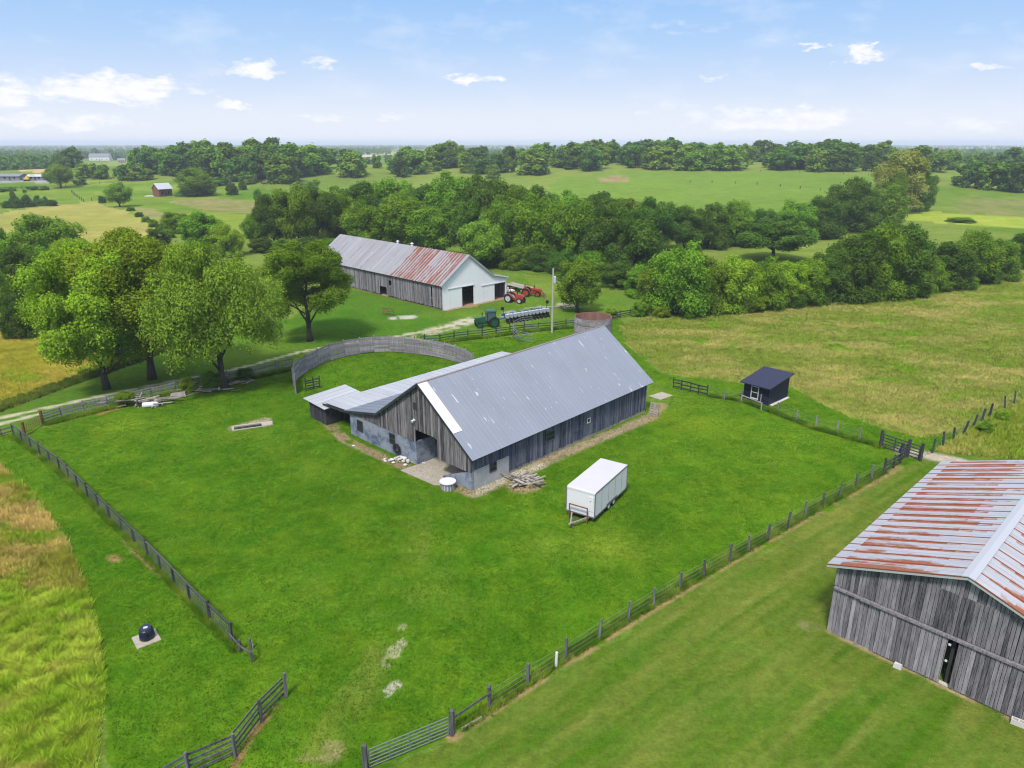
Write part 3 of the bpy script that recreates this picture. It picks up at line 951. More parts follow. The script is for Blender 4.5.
def boards(mb, p, q, bot, top, out, wmin=0.16, wmax=0.28, th=0.03, ragged=0.0, gap=0.022, tone=(0.15, 0.9), skip=()):
    """upright boards from p to q (local xy); bot and top are numbers or functions of the distance along; out = outward unit (x, y)"""
    p, q = np.array(p, float), np.array(q, float)
    L = float(np.hypot(*(q - p)))
    d = (q - p) / L
    o = np.array(out, float)
    s = 0.0
    fb = bot if callable(bot) else (lambda t: bot)
    ft = top if callable(top) else (lambda t: top)
    while s < L - 0.02:
        w = min(random.uniform(wmin, wmax), L - s)
        e = s + w - gap
        a, b = p + d * s, p + d * e
        off = random.uniform(0, 0.012)
        j = random.uniform(-ragged, ragged)
        tn = random.uniform(*tone)
        segs = [(None, None)]
        mid = (s + e) / 2
        cuts = [(z0, z1) for (s0, s1, z0, z1) in skip if s0 < mid < s1]
        spans = []
        lo = None
        edges = sorted(cuts)
        cur = -1e9
        for z0, z1 in edges:
            spans.append((cur, z0))
            cur = z1
        spans.append((cur, 1e9))
        for lo, hi in spans:
            zb0, zb1 = max(fb(s) + j, lo), max(fb(e) + j, lo)
            zt0, zt1 = min(ft(s), hi), min(ft(e), hi)
            if zt0 - zb0 < 0.03 and zt1 - zb1 < 0.03:
                continue
            i0, i1 = a + o * off, b + o * off
            u0, u1 = a + o * (off + th), b + o * (off + th)
            mb.hexa([(*u0, zb0), (*u1, zb1), (*i1, zb1), (*i0, zb0), (*u0, zt0), (*u1, zt1), (*i1, zt1), (*i0, zt0)], tn)
        s += w


def roof_slope(mb, e0, e1, r0, r1, sheet=0.9, th=0.05, rows=1, rib=0.025, rust=None, tone=(0.3, 0.7), ribs=True, u0=0.0):
    """sheets from the eave line e0-e1 up to the ridge line r0-r1"""
    e0, e1, r0, r1 = (Vector(p) for p in (e0, e1, r0, r1))
    L = (e1 - e0).length
    S = (r0 - e0).length
    n = max(1, round(L / sheet))
    nrm = (e1 - e0).cross(r0 - e0).normalized()
    if nrm.z < 0:
        nrm = -nrm
    dn = nrm * th
    for i in range(n):
        a, b = i / n, (i + 1) / n
        tn = random.uniform(*tone)
        for k in range(rows):
            c, d = k / rows, (k + 1) / rows
            def P(f, g):
                return e0.lerp(e1, f).lerp(r0.lerp(r1, f), g)
            q = [P(a, c), P(b, c), P(b, d), P(a, d)]
            uv = [(u0 + a * L, c * S), (u0 + b * L, c * S), (u0 + b * L, d * S), (u0 + a * L, d * S)]
            if (q[1] - q[0]).cross(q[2] - q[0]).dot(nrm) < 0:
                q.reverse()
                uv.reverse()
            if rust is not None:
                mb.rust[len(mb.f)] = rust((a + b) / 2, (c + d) / 2, i)
            mb.face([p + dn for p in q], tn, uv)
        if ribs:
            p0, p1 = P(a, 0) if False else e0.lerp(e1, a), r0.lerp(r1, a)
            w = (e1 - e0).normalized() * 0.025
            h0 = nrm * (th - 0.01)
            h1 = nrm * (th + rib)
            if rust is not None:
                for kk in range(6):
                    mb.rust[len(mb.f) + kk] = rust(a, 0.5, i) * 0.6
            mb.hexa([p0 - w + h0, p0 + w + h0, p1 + w + h0, p1 - w + h0, p0 - w + h1, p0 + w + h1, p1 + w + h1, p1 - w + h1], tn)
    # underside and edges
    mb.face([e0, r0, r1, e1], 0.2)
    for a, b in ((e0, e1), (e1, r1), (r1, r0), (r0, e0)):
        mb.face([a, b, b + dn, a + dn], 0.3)
    return mb


def window(parent, c, along, out, w, h, frame_mat, name='window', bars=True, t=0.07, pane_mat='dark'):
    """a framed window with its pane; c = centre on the wall face"""
    c, al, o = Vector(c), Vector(along).normalized(), Vector(out).normalized()
    up = Vector((0, 0, 1))
    f = MB()
    for s in (-1, 1):
        f.beam(c + al * s * (w / 2 - t / 2) - up * h / 2 + o * 0.03, c + al * s * (w / 2 - t / 2) + up * h / 2 + o * 0.03, t, 0.06, 0.5)
        f.beam(c - al * (w / 2 - t) + up * s * (h / 2 - t / 2) + o * 0.03, c + al * (w / 2 - t) + up * s * (h / 2 - t / 2) + o * 0.03, 0.055, t, 0.5)
    if bars:
        f.beam(c - al * (w / 2 - t) + o * 0.03, c + al * (w / 2 - t) + o * 0.03, 0.04, 0.05, 0.5)
    fo = f.build(name, M[frame_mat], parent)
    p = MB()
    p.beam(c - al * (w / 2 - t / 2) + o * 0.012, c + al * (w / 2 - t / 2) + o * 0.012, 0.012, h - t, 0.5)
    p.build('pane', M[pane_mat], fo)
    return fo


# ------------------------------------------------------------------ the long blue-grey barn in the paddock
def main_barn():
    o = at(472, 491)
    b = thing('cattle_barn', 'long weathered plank barn with blue grey metal roof in the middle of the green paddock', 'barn', (o[0], o[1], 0), R(-43.9))
    L = 25.1
    RF = prof([(-21.6, 2.2), (-17.7, 2.42), (-12.46, 3.55), (-6.2, 7.9), (0.0, 3.3), (0.5, 2.95)])
    X = Vector((1, 0, 0))
    # --- roof
    r = MB()
    roof_slope(r, (0.5, -0.35, 2.95), (0.5, L + 0.45, 3.3), (-6.2, -0.35, 7.9), (-6.2, L + 0.45, 8.25), 0.46, rows=1, tone=(0.44, 0.56), rib=0.012)
    ro = r.build('roof', M['roof_blue'], b, label='wide blue grey slope facing the trailer')
    r = MB()
    roof_slope(r, (-12.46, -0.35, 3.55), (-12.46, L + 0.45, 3.7), (-6.203, -0.35, 7.9), (-6.203, L + 0.45, 8.25), 0.9)
    r.build('roof', M['roof_blue'], b, label='steep slope on the far side')
    r = MB()
    roof_slope(r, (-17.7, -0.3, 2.42), (-17.7, L + 0.3, 2.5), (-12.46, -0.3, 3.53), (-12.46, L + 0.3, 3.68), 0.9)
    r.build('roof', M['roof_facet'], b, label='shallow grey slope over the block wing')
    r = MB()
    roof_slope(r, (-21.6, -0.1, 2.2), (-21.6, L + 0.2, 2.25), (-17.7, -0.1, 2.40), (-17.7, L + 0.2, 2.48), 0.9)
    r.build('lean_to_roof', M['roof_pale'], b, label='pale nearly flat lean-to roof')
    rc = MB()
    for s in (-1, 1):
        rc.hexa([(-6.2, -0.38, 7.96), (-6.2 + s * 0.11, -0.38, 7.90), (-6.2 + s * 0.11, L + 0.48, 8.25), (-6.2, L + 0.48, 8.31),
                 (-6.2, -0.38, 8.0), (-6.2 + s * 0.11, -0.38, 7.94), (-6.2 + s * 0.11, L + 0.48, 8.29), (-6.2, L + 0.48, 8.35)] if s > 0 else
                [(-6.2 - 0.11, -0.38, 7.90), (-6.2, -0.38, 7.96), (-6.2, L + 0.48, 8.31), (-6.31, L + 0.48, 8.25),
                 (-6.31, -0.38, 7.94), (-6.2, -0.38, 8.0), (-6.2, L + 0.48, 8.35), (-6.31, L + 0.48, 8.29)], 0.4)
    rc.build('ridge_cap', plain_mat('ridge_metal', (0.20, 0.17, 0.17), 0.6, 0.2, 2.0, dirt=(0.16, 0.07, 0.05), dirt_amt=0.7), ro)
    # white sheet along the front rake
    p = MB()
    k = (7.9 - 2.95) / 6.7
    nz = Vector((k, 0, 1)).normalized() * 0.085
    def sl(x, y, dz=0):
        return Vector((x, y, 7.9 - (x + 6.2) * k)) + nz * (1 + dz)
    p.hexa([sl(-6.1, -0.37), sl(-1.75, -0.37), sl(-1.75, 0.62), sl(-6.1, 0.62), sl(-6.1, -0.37, .25), sl(-1.75, -0.37, .25), sl(-1.75, 0.62, .25), sl(-6.1, 0.62, .25)])
    p.build('roof_patch', M['trim'], b, label='white new sheet along the front edge of the roof')
    # rake boards
    t = MB()
    for (x0, z0), (x1, z1) in (((0.5, 2.95), (-6.2, 7.9)), ((-6.2, 7.9), (-12.46, 3.55)), ((-12.46, 3.55), (-17.7, 2.42)), ((-17.7, 2.42), (-21.6, 2.2))):
        t.beam((x0, -0.30, z0 - 0.10), (x1, -0.30, z1 - 0.10), 0.05, 0.2, 0.25)
    t.build('rake_board', M['wood_dark'], b)
    # --- front gable cladding
    w = MB()
    top = lambda s: RF(-s) - 0.03
    boards(w, (0, 0), (-4.2, 0), 1.58, top, (0, -1), tone=(0.05, 1.0))
    boards(w, (-4.2, 0), (-7.12, 0), lambda s: 3.42 - 0.12 * max(0.0, 0.35 - s) * 3, lambda s: RF(-4.2 - s) - 0.03, (0, -1), tone=(0.05, 1.0))
    boards(w, (-7.12, 0), (-12.46, 0), 2.22, lambda s: RF(-7.12 - s) - 0.03, (0, -1), tone=(0.05, 0.95), ragged=0.03)
    boards(w, (-12.46, 0), (-17.3, 0), 2.22, lambda s: max(RF(-12.46 - s) - 0.03, 2.25), (0, -1), tone=(0.2, 0.7))
    w.build('gable_cladding', M['wood'], b)
    # small loft opening and lamp
    lo = MB()
    lo.box(-7.2, -6.75, -0.075, -0.045, 5.3, 5.95, 0.3)
    lo.build('loft_hatch', M['wood_dark'], b)
    la = MB()
    la.box(-7.25, -7.0, -0.14, -0.045, 4.25, 4.4).tube([(-7.12, -0.14, 4.32), (-7.12, -0.36, 4.22)], [0.05, 0.15], 10)
    la.build('wall_lamp', M['trim'], b)
    # --- block walls of the wing
    s = MB()
    w1, w2 = (-15.64, 1.32, 0.95, 1.15), (-10.56, 1.5, 0.85, 1.05)
    def block_run(x0, x1, z1, holes):
        xs = x0
        for cx, cz, ww, hh in sorted(holes):
            s.box(xs, cx - ww / 2, 0, 0.25, 0, z1)
            s.box(cx - ww / 2, cx + ww / 2, 0, 0.25, 0, cz - hh / 2)
            if cz + hh / 2 < z1 - 0.02:
                s.box(cx - ww / 2, cx + ww / 2, 0, 0.25, cz + hh / 2, z1)
            xs = cx + ww / 2
        s.box(xs, x1, 0, 0.25, 0, z1)
    block_run(-17.3, -7.12, 2.2, [w1, w2])
    s.box(-7.37, -7.12, 0.25, 9.0, 0, 2.2)          # jamb wall running inwards
    s.box(-17.3, -17.05, 0.25, L, 0, 2.3)
    s.build('block_wall', M['block'], b)
    # ramp-topped wing at the corner
    s = MB()
    s.hexa([(-3.65, -0.02, 0), (-0.02, -0.02, 0), (-0.02, 0.28, 0), (-3.65, 0.28, 0), (-3.65, -0.02, 0.12), (-0.02, -0.02, 1.75), (-0.02, 0.28, 1.75), (-3.65, 0.28, 0.12)])
    s.build('wing_wall', M['block'], b)
    for cx, cz, ww, hh in (w1, w2):
        window(b, (cx, 0.02, cz), (1, 0, 0), (0, -1, 0), ww, hh, 'wood_dark')
    # --- the long side
    s = MB()
    s.box(-0.25, 0, 0.3, 2.02, 0, 1.75)
    s.box(-0.25, 0, 2.02, 2.82, 0, 0.95)
    s.box(-0.25, 0, 2.82, 4.35, 0, 1.75)
    s.build('block_corner', M['block_pale'], b)
    s = MB()
    s.box(-0.3, -0.03, 4.35, L, 0, 0.42)
    s.build('foundation', M['concrete'], b)
    w = MB()
    RT = lambda y: 3.27 + 0.35 * (y + 0.35) / (L + 0.8)
    boards(w, (0, 0.02), (0, 4.35), 1.76, RT, (1, 0), tone=(0.2, 0.75), ragged=0.02)
    boards(w, (0, 4.35), (0, L), 0.30, lambda t: RT(t + 4.35), (1, 0), tone=(0.1, 0.9), ragged=0.08, skip=[(9.0 - 4.35, 10.3 - 4.35, 1.45, 2.45), (15.0 - 4.35, 15.5 - 4.35, 1.6, 2.1)])
    w.build('side_cladding', M['wood_blue'], b)
    window(b, (0.0, 2.42, 1.36), (0, 1, 0), (1, 0, 0), 0.8, 0.82, 'wood_dark')
    window(b, (0.02, 9.65, 1.95), (0, 1, 0), (1, 0, 0), 1.25, 0.98, 'wood_blue')
    window(b, (0.03, 15.25, 1.85), (0, 1, 0), (1, 0, 0), 0.5, 0.5, 'trim', bars=False)
    for y0, hh, ww in ((5.1, 2.3, 1.15), (12.7, 1.2, 1.0)):
        d = MB()
        z0 = 0.4 if hh > 2 else 1.2
        boards(d, (0.045, y0), (0.045, y0 + ww), z0, z0 + hh, (1, 0), 0.14, 0.2, 0.025, tone=(0.3, 0.75))
        for zz in (z0 + 0.25, z0 + hh - 0.25):
            d.box(0.083, 0.105, y0 + 0.02, y0 + ww - 0.02, zz - 0.06, zz + 0.06, 0.6)
        d.build('plank_door', M['wood_blue'], b)
    # --- far gable and inside
    w = MB()
    boards(w, (0, L), (-17.3, L), 0.0, lambda s: RF(-s) + 0.1, (0, 1))
    w.build('rear_cladding', M['wood'], b)
    f = MB()
    f.box(-17.0, -0.3, 0.3, L - 0.1, -0.05, 0.03)
    f.build('floor', M['concrete'], b)
    # inner posts and loft beams seen through the doorway
    p = MB()
    for x in (-3.0, -9.5):
        for y in (4, 8, 12, 16, 20):
            p.box(x - 0.1, x + 0.1, y - 0.1, y + 0.1, 0.03, 3.4, 0.4)
        p.box(x - 0.1, x + 0.1, 0.4, L - 0.3, 3.4, 3.6, 0.4)
    for y in np.arange(1.0, L, 1.6):
        p.box(-11.6, -1.0, y - 0.06, y + 0.06, 3.601, 3.78, 0.4)
    p.build('loft_frame', M['wood_dark'], b)
    # lean-to posts, back boards
    for y in (0.15, 4.3, 8.4, 12.5, 16.6, 20.7, 24.6):
        p = MB()
        p.beam((-21.25, y, -0.1), (-21.25, y, 2.2), 0.16, 0.16, random.uniform(0.3, 0.7))
        p.build('post', M['wood'], b)
    w = MB()
    w.box(-21.3, -21.18, 0.1, L, 2.02, 2.2, 0.4)
    w.beam((-21.25, 0.15, 1.5), (-20.4, 0.15, 2.15), 0.1, 0.1, 0.5)
    w.box(-21.2, -17.35, 0.09, 0.21, 2.02, 2.2, 0.4)
    w.build('lean_to_beam', M['wood'], b)
    w = MB()
    boards(w, (-21.3, 6.0), (-21.3, L), 0.1, 2.1, (-1, 0))
    boards(w, (-17.3, 9.0), (-21.3, 9.0), 0.1, 2.2, (0, -1))
    w.build('lean_to_cladding', M['wood'], b)
    # --- concrete apron at the door
    a = MB()
    a.hexa([(-7.3, -1.7, -0.05), (-3.0, -1.5, -0.05), (-1.0, 0.5, -0.05), (-7.1, 0.5, -0.05), (-7.3, -1.7, 0.035), (-3.0, -1.5, 0.035), (-1.0, 0.5, 0.035), (-7.1, 0.5, 0.035)])
    ap = structure('concrete_apron', a, M['concrete'])
    ap.location, ap.rotation_euler = b.location, b.rotation_euler
    return b


BARN = main_barn()


def lean_shed():
    o = at(311, 417)
    b = thing('lean_shed', 'small dark plank lean-to shed with pale tilted roof at the barn corner', 'shed', (o[0], o[1], 0), R(-46))
    w = MB()
    boards(w, (0, 0), (3.2, 0), 0.05, 1.95, (0, -1), tone=(0.1, 0.7), ragged=0.05)
    boards(w, (0, 0), (0, 4.2), 0.05, lambda s: 1.95 + 0.07 * s, (-1, 0), tone=(0.1, 0.7))
    boards(w, (3.2, 0), (3.2, 4.2), 0.05, lambda s: 1.95 + 0.07 * s, (1, 0), tone=(0.1, 0.7))
    boards(w, (0, 4.2), (3.2, 4.2), 0.05, 2.2, (0, 1), tone=(0.1, 0.7))
    w.build('wall', M['wood_dark'], b)
    r = MB()
    roof_slope(r, (-0.5, -0.4, 2.0), (3.7, -0.4, 1.9), (-0.5, 4.6, 2.32), (3.7, 4.6, 2.22), 0.8)
    r.build('roof', M['roof_pale'], b)
    for y in (0, 0.12):
        pass
    return b


lean_shed()


# ------------------------------------------------------------------ the white-fronted barn behind
def white_barn():
    o = at(442.8, 310.6)
    b = thing('hay_barn', 'white fronted barn with a grey and rust metal roof beside the parked tractors', 'barn', (o[0], o[1], 0), R(44.6))
    L = 40.5
    RF = prof([(-0.4, 4.2), (6.06, 8.8), (11.6, 4.75), (15.2, 3.95)])
    fr = 15.0
    def rust_left(f, g, i):
        y = f * (L + 0.8)
        if y < 1.0:
            return -0.8
        if y < fr:
            if i in (8, 9) and g > 0.55:
                return -0.4
            return 0.66 + 0.12 * math.sin(i * 2.1)
        return -0.28 + 0.22 * math.sin(i * 1.7) + (0.2 if i % 7 == 3 else 0)
    r = MB()
    roof_slope(r, (-0.4, -0.4, 4.2), (-0.4, L + 0.4, 4.2), (6.06, -0.4, 8.8), (6.06, L + 0.4, 8.8), 0.8, rows=6, rust=rust_left, tone=(0.1, 0.9))
    ro = r.build('roof', M['roof_rust2'], b, label='long slope, rust red near the white gable and grey beyond')
    r = MB()
    roof_slope(r, (11.6, -0.4, 4.75), (11.6, L + 0.4, 4.75), (6.063, -0.4, 8.8), (6.063, L + 0.4, 8.8), 0.8)
    r.build('roof', M['roof_blue'], b, label='far slope of the roof')
    r = MB()
    roof_slope(r, (15.3, -0.3, 3.93), (15.3, L, 3.93), (11.6, -0.3, 4.73), (11.6, L, 4.73), 0.8)
    r.build('lean_to_roof', M['roof_pale'], b)
    for y in (16.0, 20.5):
        v = MB()
        v.cyl((6.06, y, 8.72), 0.22, 0.5, 10).tube([(6.06, y, 9.22), (6.06, y, 9.4)], [0.34, 0.05], 10)
        v.build('roof_vent', M['trim'], ro)
    # white front
    w = MB()
    panel = dict(wmin=0.28, wmax=0.32, th=0.02, gap=0.004, tone=(0.45, 0.55))
    boards(w, (0, 0), (4.3, 0), 0.0, lambda s: RF(s) - 0.03, (0, -1), **panel)
    boards(w, (4.3, 0), (7.0, 0), 3.4, lambda s: RF(4.3 + s) - 0.03, (0, -1), **panel)
    boards(w, (7.0, 0), (12.05, 0), 0.0, lambda s: RF(7.0 + s) - 0.03, (0, -1), **panel)
    boards(w, (12.05, 0), (14.7, 0), 2.95, lambda s: RF(12.05 + s) - 0.03, (0, -1), **panel)
    boards(w, (14.7, 0), (15.1, 0), 0.0, lambda s: RF(14.7 + s) - 0.03, (0, -1), **panel)
    w.build('front_wall', M['siding'], b)
    for x0, x1, h in ((1.5, 4.32, 3.45), (9.1, 12.02, 3.0)):
        d = MB()
        boards(d, (x0, -0.06), (x1, -0.06), 0.06, h, (0, -1), **panel)
        d.box(x0, x1, -0.115, -0.1, h - 0.12, h, 0.5)
        d.box(x0, x0 + 0.1, -0.115, -0.1, 0.06, h - 0.13, 0.5)
        dd = d.build('sliding_door', M['siding'], b)
    t = MB()
    t.box(1.2, 7.1, -0.18, -0.05, 3.48, 3.6, 0.5)
    t.box(8.9, 14.8, -0.18, -0.05, 3.03, 3.13, 0.5)
    t.build('door_track', M['trim'], b)
    t = MB()
    for (x0, z0), (x1, z1) in (((-0.4, 4.2), (6.06, 8.8)), ((6.06, 8.8), (11.6, 4.75)), ((11.6, 4.75), (15.3, 3.95))):
        t.beam((x0, -0.33, z0 - 0.08), (x1, -0.33, z1 - 0.08), 0.05, 0.18, 0.6)
    t.box(-0.06, 0.1, -0.05, -0.025, 0, 4.3)
    t.build('white_trim', M['trim'], b)
    # grey plank side
    w = MB()
    holes = [(2.6, 3.1, 1.9, 3.7), (2.7, 2.95, 0.5, 1.7), (16.2, 18.4, -1, 1.75), (14.6, 15.5, 2.35, 3.2)]
    boards(w, (0, 0.02), (0, L), 0.25, 4.35, (-1, 0), ragged=0.18, tone=(0.1, 0.9), skip=holes, gap=0.03)
    w.build('side_cladding', M['wood_grey'], b)
    w = MB()
    boards(w, (0, L), (15.1, L), 0.0, lambda s: RF(s) - 0.03, (0, 1))
    boards(w, (15.1, 0.02), (15.1, L), 0.0, 3.9, (1, 0))
    w.build('rear_cladding', M['wood_grey'], b)
    p = MB()
    for x in (0.5, 4.0, 8.5, 11.6):
        for y in np.arange(3, L, 4.0):
            p.box(x - 0.1, x + 0.1, y - 0.1, y + 0.1, 0, 4.2, 0.4)
    for y in np.arange(3, L, 4.0):
        for z in (1.9, 4.2):
            p.box(0.4, 11.7, y - 0.08, y + 0.08, z, z + 0.18, 0.5)
    p.build('frame', M['wood_dark'], b)
    f = MB()
    f.box(0.1, 15.0, -0.8, L - 0.1, -0.05, 0.03)
    f.build('floor', plain_mat('barn_dirt', (0.26, 0.17, 0.10), 1.0, 0.3, 1.0), b)
    return b


white_barn()


# ------------------------------------------------------------------ the rusty-roofed barn at the right edge
def right_barn():
    o = at(827, 630)
    b = thing('tobacco_barn', 'grey plank barn with a rust striped white metal roof at the right edge', 'barn', (o[0], o[1], 0), R(-46.3))
    L, W = 19.0, 12.42
    RF = prof([(-0.45, 4.4), (6.21, 6.77), (W + 0.45, 4.4)])
    def rust_l(f, g, i):
        v = 0.62 - 13.0 * max(0.0, 0.12 - g) - 3.0 * max(0.0, g - 0.64 - 0.06 * math.sin(i * 1.3))
        return v + 0.12 * math.sin(i * 2.7 + 1)
    for s, lab in ((0, 'long slope towards the paddock'), (1, 'slope cut by the right edge')):
        xe = -0.45 if s == 0 else W + 0.45
        r = MB()
        roof_slope(r, (xe, -0.45, 4.4), (xe, L + 0.4, 4.4), (6.21, -0.45, 6.77), (6.21, L + 0.4, 6.77), 1.02, rows=10, rust=rust_l, tone=(0.35, 0.65), rib=0.035)
        ro = r.build('roof', M['roof_rust'], b, label=lab)
        # bare ribs in between
        q = MB()
        for y in np.arange(0.06, L + 0.3, 1.02):
            q.beam((xe, y, 4.4 + 0.062), (6.21, y, 6.77 + 0.062), 0.03, 0.02, 0.5)
        q.build('sheet_rib', M['roof_pale'], ro)
    c = MB()
    for s in (-1, 1):
        k = (6.77 - 4.4) / 6.66
        x1 = 6.21 + s * 0.3
        pts = [(6.21, -0.5, 6.84), (x1, -0.5, 6.86 - 0.3 * k), (x1, L + 0.45, 6.86 - 0.3 * k), (6.21, L + 0.45, 6.84)]
        if s < 0:
            pts = pts[::-1]
        c.hexa(pts + [(x, y, z + 0.05) for x, y, z in pts], 0.6)
    c.build('ridge_cap', M['roof_pale'], b)
    t = MB()
    for s in (-1, 1):
        t.beam((6.21 + s * 6.66, -0.43, 4.36), (6.21, -0.43, 6.73), 0.04, 0.16, 0.7)
    t.build('rake_trim', M['roof_pale'], b)
    # gable: lower wall with two sliding doors, belt, upper boards
    for x0, x1 in ((0, 5.35), (W, 9.6)):
        w = MB()
        boards(w, (x0, 0), (x1, 0), 0.03, 2.95, (0, -1), 0.15, 0.25, ragged=0.03, tone=(0.3, 0.95))
        w.build('wall', M['wood_grey'], b, label='lower gable boards')
    w = MB()
    boards(w, (0, 0), (3.7, 0), 3.1, lambda s: RF(s) - 0.04, (0, -1), 0.15, 0.25, tone=(0.05, 0.75), ragged=0.02)
    boards(w, (3.7, -0.035), (8.7, -0.035), 3.12, lambda s: min(RF(3.7 + s) - 0.1, 5.45), (0, -1), 0.15, 0.25, tone=(0.0, 0.65))
    boards(w, (3.7, 0), (8.7, 0), 5.3, lambda s: RF(3.7 + s) - 0.04, (0, -1), 0.15, 0.25, tone=(0.2, 0.85))
    boards(w, (8.7, 0), (W, 0), 3.1, lambda s: RF(8.7 + s) - 0.04, (0, -1), 0.15, 0.25, tone=(0.1, 0.85))
    w.build('upper_cladding', M['wood_grey'], b)
    for x0, x1 in ((2.6, 5.95), (6.42, 9.7)):
        d = MB()
        boards(d, (x0, -0.09), (x1, -0.09), 0.10, 2.98, (0, -1), 0.15, 0.25, tone=(0.1, 0.85))
        d.build('sliding_door', M['wood_grey'], b)
    t = MB()
    t.box(0.05, W - 0.05, -0.20, -0.02, 2.96, 3.08, 0.55)
    t.box(1.5, 11.0, -0.24, -0.205, 2.94, 3.05, 0.5)
    t.build('belt_rail', M['wood_grey'], b)
    w = MB()
    boards(w, (0, 0.03), (0, L), 0.05, 4.5, (-1, 0), 0.2, 0.32)
    boards(w, (W, 0.03), (W, L), 0.05, 4.5, (1, 0), 0.2, 0.32)
    boards(w, (0, L), (W, L), 0.05, lambda s: RF(s) - 0.04, (0, 1), 0.2, 0.32)
    w.build('rear_cladding', M['wood_grey'], b)
    p = MB()
    p.box(6.1, 6.25, 0.2, 0.35, 0, 3.1, 0.4)
    p.box(0.2, W - 0.2, 4.0, 4.05, 0.0, 3.9, 0.1)
    p.build('frame', M['wood_dark'], b)
    s = MB()
    s.box(0.0, W, -0.02, 0.2, -0.1, 0.06, 0.4)
    s.build('sill', M['stone'], b)
    # latch plates in the gap
    for z in (1.5, 2.5):
        l = MB()
        l.box(5.98, 6.1, -0.14, -0.12, z, z + 0.12)
        l.build('latch', M['trim'], b)
    # two concrete blocks on the grass by the doors
    for x, lab, hol in ((4.0, 'pale stone block lying by the left sliding door of the grey plank barn', False), (9.55, 'pale hollow block lying by the right sliding door of the grey plank barn', True)):
        ang = R(-46.3)
        X = Vector((math.cos(ang), math.sin(ang), 0))
        Y = Vector((-math.sin(ang), math.cos(ang), 0))
        pos = Vector(b.location) + X * x - Y * 0.35
        m = MB()
        if hol:
            m.box(-0.3, 0.3, -0.14, -0.09, 0, 0.28).box(-0.3, 0.3, 0.09, 0.14, 0, 0.28)
            for xx in (-0.3, -0.03, 0.24):
                m.box(xx, xx + 0.06, -0.088, 0.088, 0, 0.28)
        else:
            m.hexa([(-0.22, -0.14, 0), (0.2, -0.16, 0), (0.24, 0.12, 0), (-0.2, 0.15, 0), (-0.19, -0.11, 0.24), (0.17, -0.13, 0.26), (0.2, 0.1, 0.22), (-0.16, 0.12, 0.25)])
        q = m.build('concrete_block' if hol else 'stone_block', M['stone'])
        q.location = pos
        q.rotation_euler = (0, 0, ang + 0.15)
        tag(q, lab, 'block')
    return b


right_barn()


# ------------------------------------------------------------------ navy shed
def navy_shed():
    o = at(767.7, 405.7)
    b = thing('garden_shed', 'small navy shed with a white window at the edge of the tan meadow', 'shed', (o[0], o[1], 0.0), R(42.0))
    # local: x = long depth (to the right), y = to the left along the front
    D, W = 4.15, 2.95
    fh, bh = 2.05, 2.62
    w = MB()
    for y0, y1 in ((-0.04, 0.0), (W, W + 0.04)):
        w.hexa([(0, y0, 0.12), (D, y0, 0.12), (D, y1, 0.12), (0, y1, 0.12), (0, y0, fh), (D, y0, bh), (D, y1, bh), (0, y1, fh)])
    w.box(-0.04, 0, -0.04, W + 0.04, 0.12, fh).box(D, D + 0.04, -0.04, W + 0.04, 0.12, bh)
    for k in range(1, 9):      # clapboard edges
        z = 0.12 + k * 0.22
        w.box(-0.055, -0.041, -0.04, W + 0.04, z - 0.02, z, 0.5)
        w.box(0, D, -0.055, -0.041, z - 0.02, z, 0.5)
    w.build('wall', M['navy'], b)
    f = MB()
    f.box(-0.1, D + 0.1, -0.1, W + 0.1, 0.0, 0.11)
    f.build('skid_base', M['wood_dark'], b)
    r = MB()
    rise = (bh - fh) / D
    z0, z1 = fh - 0.55 * rise + 0.02, bh + 0.4 * rise + 0.02
    r.hexa([(-0.55, -0.35, z0), (D + 0.4, -0.35, z1), (D + 0.4, W + 0.35, z1), (-0.55, W + 0.35, z0), (-0.55, -0.35, z0 + 0.1), (D + 0.4, -0.35, z1 + 0.1), (D + 0.4, W + 0.35, z1 + 0.1), (-0.55, W + 0.35, z0 + 0.1)])
    r.build('roof', M['navy_roof'], b)
    window(b, (-0.045, 1.62, 1.12), (0, 1, 0), (-1, 0, 0), 0.95, 1.5, 'trim', t=0.12)
    s = MB()
    s.hexa([(0.2, -0.4, 0.0), (D, -0.35, 0.0), (D, -0.12, 0.0), (0.2, -0.12, 0.0), (0.2, -0.4, 0.03), (D, -0.35, 0.03), (D, -0.12, 0.10), (0.2, -0.12, 0.10)])
    s.build('ramp_board', M['stone'], b)


navy_shed()


